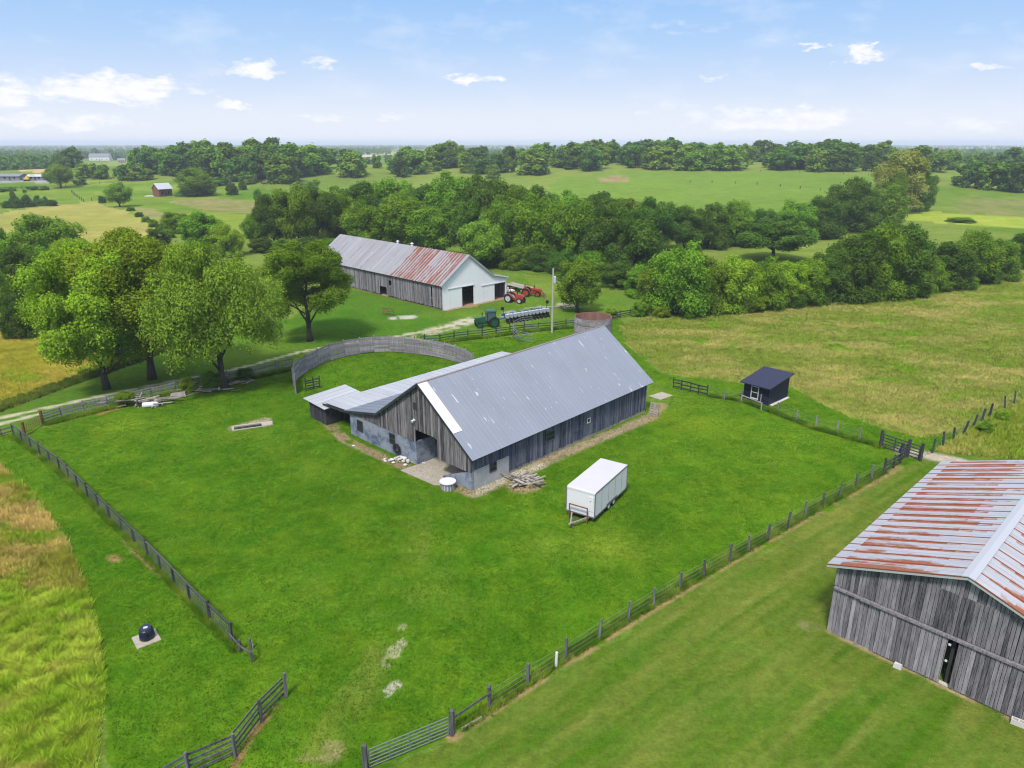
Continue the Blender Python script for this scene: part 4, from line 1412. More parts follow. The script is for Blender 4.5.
# ------------------------------------------------------------------ box trailer
def trailer():
    o = at(594, 524)
    b = thing('box_trailer', 'white box trailer standing on the grass in front of the blue roofed barn', 'trailer', (o[0], o[1], 0), R(-32.5))
    W, L, z0, z1 = 2.35, 5.8, 0.52, 2.52
    m = MB()
    m.box(-W, 0, 0.0, L, z0, z1, 0.5)
    m.build('box_body', M['white'], b)
    r = MB()
    n = 6
    prev = None
    pts = [(-0.02, z1 - 0.16)] + [(0.16 - 0.18 * math.cos(a), z1 - 0.16 + 0.2 * math.sin(a)) for a in np.linspace(0.3, math.pi / 2, n)] + [(L + 0.02, z1 + 0.04)]
    for (y0, za), (y1, zb) in zip(pts, pts[1:]):
        r.face([(-W - 0.012, y0, za), (0.012, y0, za), (0.012, y1, zb), (-W - 0.012, y1, zb)], 0.5)
    for x in (-W - 0.012, 0.012):
        q = [(x, y, z) for y, z in pts] + [(x, L + 0.02, z1 - 0.02), (x, 0.2, z1 - 0.02), (x, -0.02, z1 - 0.17)]
        r.face(q if x > 0 else q[::-1], 0.45)
    r.face([(0.012, L + 0.02, z1 - 0.02), (-W - 0.012, L + 0.02, z1 - 0.02), (-W - 0.012, L + 0.02, z1 + 0.04), (0.012, L + 0.02, z1 + 0.04)])
    r.build('roof', M['white_roof'], b)
    t = MB()
    for x in (-W - 0.015, 0.015):
        for y in (-0.015, L + 0.015):
            t.box(x - 0.03, x + 0.03, y - 0.03, y + 0.03, z0 - 0.02, z1 - 0.03, 0.4)
    t.box(0.0, 0.03, 0.03, L, z0 - 0.06, z0 + 0.03, 0.3).box(-W - 0.03, -W, 0.03, L, z0 - 0.06, z0 + 0.03, 0.3).box(-W, 0, -0.03, 0.0, z0 - 0.06, z0 + 0.03, 0.3)
    t.box(0.005, 0.02, 0.04, L - 0.03, z1 - 0.10, z1 - 0.03, 0.3)
    t.build('edge_trim', M['steel'], b)
    for y in np.arange(1.2, L - 0.3, 1.2):
        t = MB()
        t.box(0.0, 0.006, y - 0.012, y + 0.012, z0 + 0.05, z1 - 0.12, 0.2)
        t.build('panel_seam', M['steel'], b)
    for y in (0.12, L - 0.12):
        t = MB()
        t.box(0.012, 0.035, y - 0.06, y + 0.06, z0 + 0.1, z0 + 0.15)
        t.build('marker_light', M['red_paint'], b)
    d = MB()   # little access door on the front
    d.box(-0.5, -0.12, -0.035, -0.002, z0 + 0.45, z1 - 0.35, 0.5)
    d.build('side_door', M['white'], b)
    v = MB()
    v.box(-0.40, -0.28, -0.05, -0.036, z1 - 0.75, z1 - 0.70, 0.5)
    v.build('handle', M['steel'], [c for c in COL.objects if c.name == 'side_door'][0])
    f = MB()
    for x in (-W + 0.1, -0.1):
        f.box(x - 0.05, x + 0.05, 0.0, L, z0 - 0.16, z0 - 0.062, 0.4)
    for y in np.arange(0.1, L, 0.8):
        f.box(-W + 0.15, -0.15, y - 0.04, y + 0.04, z0 - 0.15, z0 - 0.065, 0.4)
    f.build('chassis', M['rusty'], b)
    h = MB()   # A-frame drawbar
    c = -W / 2
    h.beam((c - 0.75, 0.1, z0 - 0.10), (c - 0.04, -1.45, z0 - 0.12), 0.1, 0.12, 0.5)
    h.beam((c + 0.75, 0.1, z0 - 0.10), (c + 0.04, -1.45, z0 - 0.12), 0.1, 0.12, 0.5)
    h.beam((c, -1.3, z0 - 0.1), (c, -1.75, z0 - 0.08), 0.12, 0.1, 0.6)
    h.build('drawbar', M['lumber'], b)
    j = MB()
    j.tube([(c, -1.2, 0), (c, -1.2, 0.75)], 0.045, 8).cyl((c, -1.2, 0), 0.12, 0.03, 10)
    j.build('jack', M['steel'], b)
    k = MB()   # rusty rack frame in front of the wall
    for x in (c - 0.75, c + 0.75):
        k.beam((x, -0.35, z0 - 0.4), (x, -0.35, 1.35), 0.07, 0.07, 0.5)
        k.beam((x, -0.35, 0.35), (x, 0.0, 0.42), 0.06, 0.06, 0.5)
    k.beam((c - 0.75, -0.35, 1.32), (c + 0.75, -0.35, 1.32), 0.07, 0.07, 0.5)
    k.build('rack', M['rusty'], b)
    for y in (2.55, 3.45):
        for x, s in ((-W + 0.12, -1), (-0.12, 1)):
            w = MB()
            w.axle((x, y, 0.34), (1, 0, 0), 0.34, 0.22, 20)
            wo = w.build('wheel', M['black'], b)
            q = MB()
            q.axle((x + s * 0.115, y, 0.34), (1, 0, 0), 0.19, 0.03, 14)
            q.build('rim', M['trim'], wo)
    fe = MB()
    for x0, x1 in ((-0.02, 0.03),):
        fe.box(x0, x1 + 0.02, 2.1, 3.9, z0 + 0.04, z0 + 0.20, 0.3)
    fe.build('fender', M['steel'], b)


trailer()


# ------------------------------------------------------------------ roofless silo
def silo():
    o = at(593, 316)
    d = Vector((10.75, 91.8, 0))
    b = thing('silo', 'short roofless round silo with rusty inside behind the blue roofed barn', 'silo', d)
    r, h, t = 2.5, 5.3, 0.16
    s = MB()
    n = 40
    for i in range(n):
        a0, a1 = 2 * math.pi * i / n, 2 * math.pi * (i + 1) / n
        c0, s0, c1, s1 = math.cos(a0), math.sin(a0), math.cos(a1), math.sin(a1)
        s.face([(r * c0, r * s0, 0), (r * c1, r * s1, 0), (r * c1, r * s1, h), (r * c0, r * s0, h)], random.uniform(0.2, 0.8))
    s.build('outer_wall', M['silo'], b)
    s = MB()
    q = r - t
    for i in range(n):
        a0, a1 = 2 * math.pi * i / n, 2 * math.pi * (i + 1) / n
        c0, s0, c1, s1 = math.cos(a0), math.sin(a0), math.cos(a1), math.sin(a1)
        s.face([(q * c1, q * s1, 0), (q * c0, q * s0, 0), (q * c0, q * s0, h), (q * c1, q * s1, h)], random.uniform(0.2, 0.8))
    s.build('inner_wall', plain_mat('silo_lining', (0.20, 0.105, 0.085), 0.95, 0.3, 1.0, dirt=(0.3, 0.22, 0.2)), b)
    s = MB()
    for i in range(n):
        a0, a1 = 2 * math.pi * i / n, 2 * math.pi * (i + 1) / n
        c0, s0, c1, s1 = math.cos(a0), math.sin(a0), math.cos(a1), math.sin(a1)
        s.face([(q * c0, q * s0, h), (r * c0, r * s0, h), (r * c1, r * s1, h), (q * c1, q * s1, h)], random.uniform(0.2, 0.8))
    s.build('rim', M['rusty'], b)
    for z in (1.2, 2.3, 3.4, 4.5):
        hp = MB()
        hp.tube([(math.cos(a) * (r + 0.02), math.sin(a) * (r + 0.02), z) for a in np.linspace(0, 2 * math.pi, 41)], 0.02, 6, cap=False)
        hp.build('hoop', M['rusty'], b)


silo()

# ------------------------------------------------------------------ fences
def resample(P, step):
    out = []
    for a, b in zip(P, P[1:]):
        n = max(1, round((b - a).length / step))
        out += [a.lerp(b, i / n) for i in range(n)]
    return out + [P[-1]]


def local(P):
    o = P[0].copy()
    return o, [p - o for p in P]


def fence(name, label, cat, pxs, step=2.6, h=1.2, mat='wood_fence', rails=(), rail=(0.035, 0.14), wires=(), mesh=0.0, pw=0.14, jitter=0.05, group=None, toprail=None, exact=False, lean=0.05,
          skip_rail=(), tones=(0.2, 0.8)):
    pw *= 0.78
    P = [V(*p) for p in pxs]
    pts = P if exact else resample(P, step)
    o, L = local(pts)
    b = thing(name, label, cat, o, 0, group)
    for i, p in enumerate(L):
        m = MB()
        hh = h * random.uniform(0.95, 1.12)
        t = Vector((random.uniform(-lean, lean), random.uniform(-lean, lean), hh))
        m.beam(p - Vector((0, 0, 0.15)), p + t, pw * random.uniform(0.85, 1.15), pw, random.uniform(*tones), random.uniform(0, 1))
        m.build('post', M[mat], b)
    for zi, z in enumerate(rails):
        for i, (p, q) in enumerate(zip(L, L[1:])):
            if (zi, i) in skip_rail:
                continue
            m = MB()
            d = (q - p).normalized()
            n = Vector((d.y, -d.x, 0)) * (pw / 2 + 0.03)
            m.beam(p + n + Vector((0, 0, z + random.uniform(-jitter, jitter))), q + n + Vector((0, 0, z + random.uniform(-jitter, jitter))), rail[0], rail[1], random.uniform(*tones))
            m.build('rail', M[mat], b)
    if toprail is not None:
        for (p, q) in zip(L, L[1:]):
            m = MB()
            m.beam(p + Vector((0, 0, toprail + random.uniform(-.04, .04))), q + Vector((0, 0, toprail + random.uniform(-.04, .04))), 0.09, 0.09, random.uniform(0.5, 1.0))
            m.build('top_rail', M[mat], b)
    if wires:
        m = MB()
        for z in wires:
            for p, q in zip(L, L[1:]):
                mid = p.lerp(q, 0.5) - Vector((0, 0, 0.02))
                for a, c in ((p, mid), (mid, q)):
                    m.beam(a + Vector((0, 0, z)), c + Vector((0, 0, z)), 0.012, 0.012, 0.5)
        if mesh:
            zt = max(wires)
            for p, q in zip(L, L[1:]):
                k = max(2, int((q - p).length / mesh))
                for j in range(1, k):
                    c = p.lerp(q, j / k)
                    m.beam(c + Vector((0, 0, 0.05)), c + Vector((0, 0, zt)), 0.010, 0.010, 0.5)
        m.build('wire', M['wire'], b)
    return b


def pipe_gate(name, label, a, c, h=1.15, bars=6, mat='steel', posts=True, pm='wood_fence', uprights=3, r=0.025, group=None):
    """a tube gate between two ground points"""
    a, c = V(*a), V(*c)
    b = thing(name, label, 'gate', a, 0, group)
    q = c - a
    d = q.normalized()
    if posts:
        for p in (Vector((0, 0, 0)), q):
            m = MB()
            m.beam(p - Vector((0, 0, .15)), p + Vector((0, 0, h + 0.35)), 0.2, 0.2, random.uniform(0.3, 0.7))
            m.build('post', M[pm], b)
    i0, i1 = d * 0.18, q - d * 0.18
    m = MB()
    for k in range(bars):
        z = 0.15 + (h - 0.15) * k / (bars - 1)
        m.tube([i0 + Vector((0, 0, z)), i1 + Vector((0, 0, z))], r, 6)
    for k in range(uprights + 1):
        p = i0.lerp(i1, k / uprights)
        m.tube([p + Vector((0, 0, 0.15)), p + Vector((0, 0, h))], r, 6)
    m.build('gate_frame', M[mat], b, smooth=False)
    return b


# left wire fence, running down the left side of the paddock
fence('wire_fence', 'dark post and wire mesh fence down the left side of the paddock', 'fence', [(14, 436), (60, 470), (110, 519), (148, 556), (190, 600), (232, 642)], 2.3, 1.25, 'wood_dark',
      wires=(0.15, 0.4, 0.65, 0.9, 1.12), mesh=0.3, pw=0.16, toprail=1.18)
fence('wire_fence', 'broken end of the left wire fence with a low rail tied to its brace posts', 'fence', [(232, 642), (240, 652), (253, 662), (251, 650)], 1.3, 0.75, 'wood_fence', rails=(0.62,), exact=True, pw=0.16)
fence('board_fence', 'four rail plank fence at the bottom left of the paddock', 'fence', [(286, 697), (262, 722), (236, 757), (190, 778), (140, 808)], 2.4, 1.35, 'wood_fence',
      rails=(0.25, 0.58, 0.9, 1.2), pw=0.17, rail=(0.035, 0.12), exact=True)
pipe_gate('pipe_gate', 'grey tube gate at the bottom of the photo beside the bare soil line', (366, 771), (452, 735), 1.15, 6, uprights=4)
fence('board_fence', 'single top rail between two posts next to the grey tube gate', 'fence', [(453, 733), (490, 709)], 4, 1.25, 'wood_fence', rails=(1.05,), exact=True, pw=0.17)
fence('wire_fence', 'post and wire fence along the bare soil line between paddock and mown lawn', 'fence',
      [(490, 708), (528, 684), (566, 660), (599, 639), (628, 621), (654, 605), (680, 589), (704, 576), (729, 562), (748, 551), (767, 540), (788, 528), (805, 517), (822, 507), (839, 498), (856, 488), (871, 480), (884, 473)],
      2.6, 1.3, 'wood_fence', wires=(0.2, 0.5, 0.8, 1.1), pw=0.17, exact=True, lean=0.08)
m = MB()
m.tube([(0, 0, -0.1), (0.02, 0, 0.95)], [0.08, 0.075], 10).ball((0.02, 0, 0.95), 0.075, 0.075, 0.06)
q = m.build('marker_post', M['trim'])
q.location = V(556, 667)
tag(q, 'short white marker post beside the wire fence near the bare soil line', 'post')
fence('board_fence', 'short run of dark leaning planks beside the gateway near the rusty barn roof', 'fence', [(884, 473), (893, 468), (900, 463)], 1.2, 1.3, 'wood_dark', rails=(0.35, 0.75, 1.1), exact=True, pw=0.17)
pipe_gate('pipe_gate', 'dark plank gate standing open across the pale gateway dirt', (880, 447), (920, 461), 1.35, 5, mat='wood_dark', pm='wood_dark', r=0.05, uprights=3)
pipe_gate('pipe_gate', 'dark gate swung open towards the paddock with a blue bundle on it', (900, 461), (907, 457), 1.4, 6, mat='wood_dark', pm='wood_dark', r=0.04, uprights=2)
m = MB()
m.ball((0, 0, 0.9), 0.28, 0.15, 0.35, 10, 7, jit=0.1).box(-0.06, 0.06, -0.16, 0.16, 0.6, 1.15)
q = m.build('blue_bundle', M['blue_paint'], smooth=True)
q.location = V(900, 459)
tag(q, 'blue bundle hanging on the dark open gate', 'bundle')
fence('wire_fence', 'grey post and wire fence from the navy shed to the dark gate', 'fence', [(745, 396), (760, 405), (777, 413), (796, 422), (816, 428), (837, 434), (859, 440)], 3, 1.2, 'wood_grey',
      wires=(0.25, 0.55, 0.85, 1.1), pw=0.17, exact=True)
m = MB()
p0, p1 = V(741, 402), V(761, 410)
q = thing('hitching_rail', 'grey rail on two posts in front of the white window of the navy shed', 'rail', p0)
for pp in (Vector((0, 0, 0)), p1 - p0):
    m = MB()
    m.beam(pp - Vector((0, 0, .1)), pp + Vector((0, 0, 0.85)), 0.12, 0.12, 0.8)
    m.build('post', M['wood_grey'], q)
m = MB()
m.beam(Vector((0, 0, 0.8)), p1 - p0 + Vector((0, 0, 0.8)), 0.08, 0.1, 0.9)
m.build('rail', M['wood_grey'], q)
fence('wire_fence', 'wire fence running from the dark plank panels to the navy shed', 'fence', [(707, 395), (724, 400), (742, 400)], 3, 1.1, 'wood_grey', wires=(0.3, 0.6, 0.9, 1.05), exact=True, pw=0.13)
fence('board_fence', 'dark three rail plank panels left of the navy shed', 'fence', [(673, 388), (681, 390), (690, 392), (698, 394), (707, 396)], 1.4, 1.2, 'wood_dark', rails=(0.3, 0.7, 1.1), exact=True, pw=0.15)
fence('post_fence', 'row of dark old fence posts between the two rough grass fields', 'fence', [(932, 453), (943, 446), (953, 441), (963, 434), (973, 427), (981, 422), (989, 417), (1005, 409), (1014, 404), (1030, 396), (1045, 388)],
      2.5, 1.4, 'wood_dark', wires=(0.4, 0.8, 1.2), exact=True, pw=0.2, lean=0.2)
# upper left board fence beside the lane
fence('board_fence', 'long grey plank fence between the lane and the debris heaps', 'fence', [(43, 424), (62, 418), (84, 412), (108, 407), (130, 402), (152, 397), (176, 392), (200, 387), (228, 381), (255, 376), (276, 371), (293, 367)],
      3, 1.2, 'wood_grey', rails=(0.25, 0.55, 0.83, 1.08), rail=(0.03, 0.15), exact=True, pw=0.16)
pipe_gate('pipe_gate', 'rusty wire gate between the wire fence and the long plank fence at the far left', (25, 436), (43, 424), 1.1, 7, mat='rusty', pm='rusty', uprights=8, r=0.015)
fence('board_fence', 'low broken rails at the left edge below the lane', 'fence', [(-12, 438), (2, 436), (14, 433)], 2, 0.9, 'wood_fence', rails=(0.3, 0.7), exact=True)
fence('board_fence', 'dark plank fence in front of the green tractor and the blue planter', 'fence',
      [(415, 345), (425, 343), (440, 342), (454, 340), (468, 338), (482, 337), (496, 335), (510, 333), (524, 331), (538, 330), (552, 329), (566, 327), (580, 326)], 3, 1.25, 'wood_dark',
      rails=(0.3, 0.65, 1.0), rail=(0.03, 0.12), exact=True, pw=0.15)
fence('board_fence', 'short plank fence right of the round silo in front of the trees', 'fence', [(611, 320), (620, 318), (630, 316), (640, 314)], 3, 1.2, 'wood_dark', rails=(0.3, 0.65, 1.0), exact=True)
fence('post_fence', 'line of thin dark posts across the bright field on the right hill', 'fence', [(690, 183), (712, 183), (735, 184), (757, 185), (780, 187), (800, 189), (820, 191), (838, 193)], 9, 1.4, 'wood_dark', wires=(0.6, 1.1), pw=0.3)
fence('post_fence', 'fence of thin posts along the far edge of the bright field', 'fence', [(700, 172), (760, 172), (820, 173), (868, 176)], 12, 1.4, 'wood_dark', wires=(0.6, 1.1), pw=0.3)
fence('wire_fence', 'white weathered fence across the left pasture near the lone tree', 'fence', [(72, 193), (78, 198), (84, 202), (92, 201), (100, 200)], 8, 1.4, 'wood_dark', wires=(0.6, 1.1), pw=0.3)
fence('board_fence', 'dark long fence across the far left pastures', 'fence', [(-10, 190), (22, 189), (45, 188), (66, 187), (100, 184), (140, 182)], 10, 1.3, 'wood_dark', rails=(0.6, 1.1), pw=0.3)


def curved_pen():
    px = [(296, 394), (294, 387), (294.5, 382), (299, 377), (307, 371.5), (318, 366), (330, 361), (345, 356.5), (360, 354), (375, 352.5), (390, 352), (405, 352.8), (420, 354.3), (433, 356.5), (445, 359), (456, 362), (466, 366), (473, 371)]
    P = [V(*p) for p in px]
    o, L = local(P)
    b = thing('curved_board_fence', 'tall curved grey plank fence making a half round pen behind the barn', 'fence', o)
    for i, p in enumerate(L):
        m = MB()
        m.beam(p - Vector((0, 0, .15)), p + Vector((random.uniform(-.06, .06), random.uniform(-.06, .06), 2.35)), 0.16, 0.16, random.uniform(0.2, 0.6))
        m.build('post', M['wood_pen'], b)
    for p, q in zip(L, L[1:]):
        m = MB()
        d = (q - p).normalized()
        n = Vector((d.y, -d.x, 0)) * 0.10
        for k in range(9):
            z = 0.2 + k * 0.24 + random.uniform(-0.035, 0.035)
            if k > 5 and random.random() < 0.04:
                continue
            m.beam(p + n + Vector((0, 0, z)), q + n + Vector((0, 0, z + random.uniform(-0.05, 0.05))), 0.035, random.uniform(0.2, 0.24), random.uniform(0.3, 1.0))
        m.build('board_panel', M['wood_pen'], b)
    return b


curved_pen()
fence('board_fence', 'short dark plank stub between the curved pen and the small lean-to shed', 'fence', [(306, 391), (314, 389), (320, 388)], 1.3, 1.5, 'wood_dark', rails=(0.3, 0.6, 0.9, 1.2), exact=True)
# curved pipe corral panel
P = [V(*p) for p in [(532, 326), (522, 327), (514, 331), (513, 337), (517, 341), (527, 343), (533, 344)]]
o, L = local(P)
b = thing('corral_panel', 'curved grey pipe corral panel on the grass in front of the blue planter', 'corral panel', o)
for i, p in enumerate(L):
    m = MB()
    m.tube([p, p + Vector((0, 0, 1.55))], 0.05, 6)
    m.build('upright', M['steel'], b)
m = MB()
for z in (0.35, 0.75, 1.15, 1.5):
    m.tube([p + Vector((0, 0, z)) for p in L], 0.04, 6)
m.build('bars', M['steel'], b)
fence('board_fence', 'small faded gate panel on the grass left of the white fronted barn', 'fence', [(383, 314), (388, 315), (394, 316)], 1.5, 1.2, 'rusty', rails=(0.3, 0.7, 1.05), exact=True, pw=0.08)


# ------------------------------------------------------------------ utility pole and wires
def utility_pole():
    o = V(552, 333)
    b = thing('utility_pole', 'pale wooden utility pole standing left of the round silo', 'pole', o)
    m = MB()
    m.tube([(0, 0, -0.2), (0, 0, 5), (0.02, 0, 9.75)], [0.17, 0.15, 0.12], 12, 0.7)
    m.build('pole', M['pole'], b)
    m = MB()
    m.tube([(0.28, -0.05, 7.6), (0.28, -0.05, 8.5)], 0.2, 14).tube([(0.28, -0.05, 8.5), (0.28, -0.05, 8.6)], [0.2, 0.1], 14)
    m.build('transformer', M['hopper'], b)
    m = MB()
    m.box(0.1, 0.16, -0.1, 0.0, 7.8, 8.2).tube([(0, 0, 9.75), (0, 0, 9.95)], [0.05, 0.04], 8).tube([(-0.15, 0, 9.2), (-0.15, 0, 9.35)], [0.05, 0.04], 8)
    m.build('insulator', M['dark'], b)
    def wire(name, label, a, c, sag):
        m = MB()
        pts = []
        for i in range(25):
            t = i / 24
            p = Vector(a).lerp(Vector(c), t)
            p.z -= sag * 4 * t * (1 - t)
            pts.append(p - Vector(a))
        m.tube(pts, 0.022, 5)
        q = m.build(name, M['black'])
        q.location = a
        tag(q, label, 'wire')
    top = o + Vector((0, 0, 9.3))
    wire('power_line', 'thin wire from the utility pole to the white fronted barn', top, Vector((0.3, 131, 5.2)), 0.8)
    wire('power_line', 'thin wire from the utility pole down to the right behind the round silo', top + Vector((0.1, 0, -1.2)), Vector((33, 120, 4.6)), 1.2)


utility_pole()


# ------------------------------------------------------------------ tractors and machinery
def wheel(parent, c, r, w, mat_rim, seg=24, axis=(0, 1, 0), lugs=True):
    m = MB()
    ax = Vector(axis)
    c = Vector(c)
    prof_ = [(-0.5, 0.72), (-0.5, 0.93), (-0.32, 1.0), (0.32, 1.0), (0.5, 0.93), (0.5, 0.72)]
    u = Vector((1, 0, 0)) if abs(ax.x) < 0.5 else Vector((0, 1, 0))
    up = Vector((0, 0, 1))
    for i in range(seg):
        a0, a1 = 2 * math.pi * i / seg, 2 * math.pi * (i + 1) / seg
        for (w0, r0), (w1, r1) in zip(prof_, prof_[1:]):
            P = lambda a, ww, rr: c + ax * ww * w + (u * math.cos(a) + up * math.sin(a)) * rr * r
            m.face([P(a0, w0, r0), P(a0, w1, r1), P(a1, w1, r1), P(a1, w0, r0)], 0.5)
        if lugs and i % 2 == 0:
            for s in (-1, 1):
                a = a0 + (0.1 if s > 0 else 0)
                p = c + (u * math.cos(a) + up * math.sin(a)) * r * 1.0
                q = c + ax * s * w * 0.48 + (u * math.cos(a + 0.18) + up * math.sin(a + 0.18)) * r * 0.98
                m.beam(p, q, 0.05 * r / 0.8, 0.05, 0.4)
    t = m.build('wheel', M['black'], parent)
    m = MB()
    m.axle(c, ax, r * 0.73, w * 0.5, seg)
    m.axle(c, ax, r * 0.22, w * 0.75, 12)
    m.build('rim', M[mat_rim], t)
    return t


def tractor(name, label, loc, rz, paint, rim, cab=True, s=1.0, loader=False):
    b = thing(name, label, 'tractor', loc, rz)
    b.scale = (s, s, s)
    # nose towards -x
    m = MB()
    pts = [(-2.55, 0.95), (-2.6, 1.25), (-2.45, 1.62), (-0.75, 1.78), (-0.75, 0.85), (-2.2, 0.75)]
    hw = 0.36
    L_ = [(x, -hw, z) for x, z in pts]
    R_ = [(x, hw, z) for x, z in pts]
    m.face(L_, 0.5)
    m.face(R_[::-1], 0.5)
    for i in range(len(pts)):
        j = (i + 1) % len(pts)
        m.face([L_[j], L_[i], R_[i], R_[j]], 0.5)
    m.build('hood', M[paint], b)
    m = MB()
    m.box(-2.62, -2.57, -0.28, 0.28, 0.98, 1.55)
    m.build('grille', M['black'], b)
    for y in (-0.2, 0.2):
        m = MB()
        m.axle((-2.6, y, 1.42), (1, 0, 0), 0.085, 0.07, 10)
        m.build('headlight', M['trim'], b)
    m = MB()
    m.box(-2.3, 0.9, -0.25, 0.25, 0.5, 0.9, 0.4).box(0.3, 0.9, -0.8, 0.8, 0.62, 0.95, 0.4).box(-2.05, -1.75, -0.75, 0.75, 0.42, 0.6, 0.4)
    m.build('chassis', M[paint], b)
    m = MB()
    m.tube([(-1.2, 0.3, 1.7), (-1.2, 0.3, 2.55)], 0.05, 8).tube([(-1.2, 0.3, 1.9), (-1.2, 0.3, 2.3)], 0.085, 8)
    m.build('exhaust', M['black'], b)
    for y in (-0.8, 0.8):
        wheel(b, (-1.9, y, 0.55), 0.55, 0.34, rim)
    for y in (-0.95, 0.95):
        wheel(b, (0.6, y, 0.88), 0.88, 0.5, rim)
        f = MB()
        for k in range(8):
            a0, a1 = R(25 + k * 16), R(25 + (k + 1) * 16)
            y0, y1 = y - 0.27, y + 0.27
            p = [(0.6 + 0.98 * math.cos(a), 0.88 + 0.98 * math.sin(a)) for a in (a0, a1)]
            q = [(0.6 + 1.02 * math.cos(a), 0.88 + 1.02 * math.sin(a)) for a in (a0, a1)]
            f.hexa([(p[1][0], y0, p[1][1]), (p[0][0], y0, p[0][1]), (p[0][0], y1, p[0][1]), (p[1][0], y1, p[1][1]),
                    (q[1][0], y0, q[1][1]), (q[0][0], y0, q[0][1]), (q[0][0], y1, q[0][1]), (q[1][0], y1, q[1][1])])
        f.build('fender', M[paint], b)
    if cab:
        c = MB()
        for x in (-0.6, 0.95):
            for y in (-0.68, 0.68):
                c.beam((x, y, 0.95), (x * 0.93 + 0.02, y * 0.96, 2.62), 0.08, 0.08)
        c.box(-0.62, 0.97, -0.7, 0.7, 0.93, 1.0)
        c.box(0.2, 0.6, -0.25, 0.25, 1.0, 1.75)
        co_ = c.build('cab_frame', M['black'], b)
        g = MB()
        for y in (-0.675, 0.675):
            g.box(-0.55, 0.9, y - 0.008, y + 0.008, 1.05, 2.58)
        g.box(-0.60, -0.585, -0.62, 0.62, 1.05, 2.58).box(0.93, 0.945, -0.62, 0.62, 1.05, 2.58)
        g.build('cab_glass', plain_mat('cab_glass', (0.06, 0.09, 0.10), 0.08, 0.1, spec=0.8), co_)
        r = MB()
        r.hexa([(-0.8, -0.8, 2.6), (1.1, -0.8, 2.6), (1.1, 0.8, 2.6), (-0.8, 0.8, 2.6), (-0.68, -0.7, 2.85), (0.98, -0.7, 2.85), (0.98, 0.7, 2.85), (-0.68, 0.7, 2.85)])
        r.build('cab_roof', M[paint], b)
    else:
        c = MB()
        c.box(0.25, 0.7, -0.28, 0.28, 1.0, 1.25).box(0.62, 0.75, -0.28, 0.28, 1.25, 1.7)
        c.build('seat', M['black'], b)
        c = MB()
        for y in (-0.55, 0.55):
            c.beam((0.95, y, 0.9), (0.9, y, 2.35), 0.08, 0.08)
        c.beam((0.9, -0.59, 2.35), (0.9, 0.59, 2.35), 0.08, 0.08)
        c.build('roll_bar', M['black'], b)
        c = MB()
        c.tube([(-0.55, 0, 1.5), (-0.15, 0, 1.75)], 0.03, 6)
        c.tube([(-0.15 + 0.1 * math.cos(a) * 0.5, 0.22 * math.sin(a), 1.75 + 0.18 * math.cos(a)) for a in np.linspace(0, 2 * math.pi, 15)], 0.02, 5)
        c.build('steering_wheel', M['black'], b)
    if loader:
        c = MB()
        for y in (-0.62, 0.62):
            c.beam((-0.8, y, 0.8), (-0.8, y, 1.75), 0.12, 0.12)
            c.beam((-0.8, y, 1.7), (-2.4, y, 1.35), 0.1, 0.14)
            c.beam((-2.4, y, 1.35), (-3.1, y, 0.4), 0.1, 0.14)
        c.build('loader_arm', M[paint], b)
        c = MB()
        c.hexa([(-3.7, -0.95, 0.12), (-3.1, -0.95, 0.08), (-3.1, 0.95, 0.08), (-3.7, 0.95, 0.12), (-3.4, -0.95, 0.2), (-3.0, -0.95, 0.8), (-3.0, 0.95, 0.8), (-3.4, 0.95, 0.2)])
        c.build('bucket', M['rusty'], b)
    return b


def planter(a, c):
    """a wide row-crop planter: tool bar, hoppers, row units, wheels"""
    a, c = V(*a), V(*c)
    d = c - a
    L = d.length
    ang = math.atan2(d.y, d.x)
    b = thing('row_planter', 'wide blue row crop planter with a line of grey seed boxes behind the green tractor', 'planter', a, ang)
    m = MB()
    m.box(0, L, -0.12, 0.12, 0.75, 0.98).box(0, L, 0.75, 0.87, 0.95, 1.07)
    for k in range(7):
        m.box(0.3 + k * L / 7, 0.42 + k * L / 7, -0.1, 0.85, 0.98, 1.08)
    m.build('tool_bar', M['blue_paint'], b)
    m = MB()
    m.beam((0.0, 0, 0.8), (-1.9, 0.3, 0.55), 0.14, 0.14)
    m.build('tongue', M['blue_paint'], b)
    n = 12
    for k in range(n):
        x = 0.3 + (L - 0.6) * k / (n - 1)
        u = MB()
        u.hexa([(x - 0.19, -0.75, 0.85), (x + 0.19, -0.75, 0.85), (x + 0.19, -0.3, 0.85), (x - 0.19, -0.3, 0.85), (x - 0.24, -0.82, 1.4), (x + 0.24, -0.82, 1.4), (x + 0.24, -0.25, 1.4), (x - 0.24, -0.25, 1.4)])
        u.box(x - 0.26, x + 0.26, -0.84, -0.23, 1.4, 1.46)
        uo = u.build('seed_box', M['hopper'], b)
        w = MB()
        w.axle((x, -0.55, 0.3), (1, 0, 0), 0.3, 0.1, 14).axle((x, -0.95, 0.22), (1, 0, 0), 0.22, 0.12, 12)
        w.box(x - 0.07, x + 0.07, -0.9, -0.1, 0.3, 0.85)
        w.build('row_unit', M['black'], b)
        if k % 2 == 0:
            f = MB()
            f.beam((x, 0.1, 1.0), (x + 0.3, 0.55, 1.75), 0.1, 0.1)
            f.box(x - 0.25, x + 0.45, 0.2, 0.65, 1.1, 1.4)
            f.build('brace', M['blue_paint'], b)
    for x in (0.15, L - 0.15):
        m = MB()
        m.beam((x, 0, 1.0), (x + (0.3 if x > 1 else -0.3), 0.2, 2.35), 0.07, 0.07)
        m.axle((x + (0.3 if x > 1 else -0.3), 0.2, 2.3), (0.2, 1, 0), 0.3, 0.03, 14)
        m.build('row_marker', M['black'], b)
    for x in (L * 0.3, L * 0.7):
        wheel(b, (x, 0.5, 0.42), 0.42, 0.25, 'hopper', 16, (1, 0, 0), False)


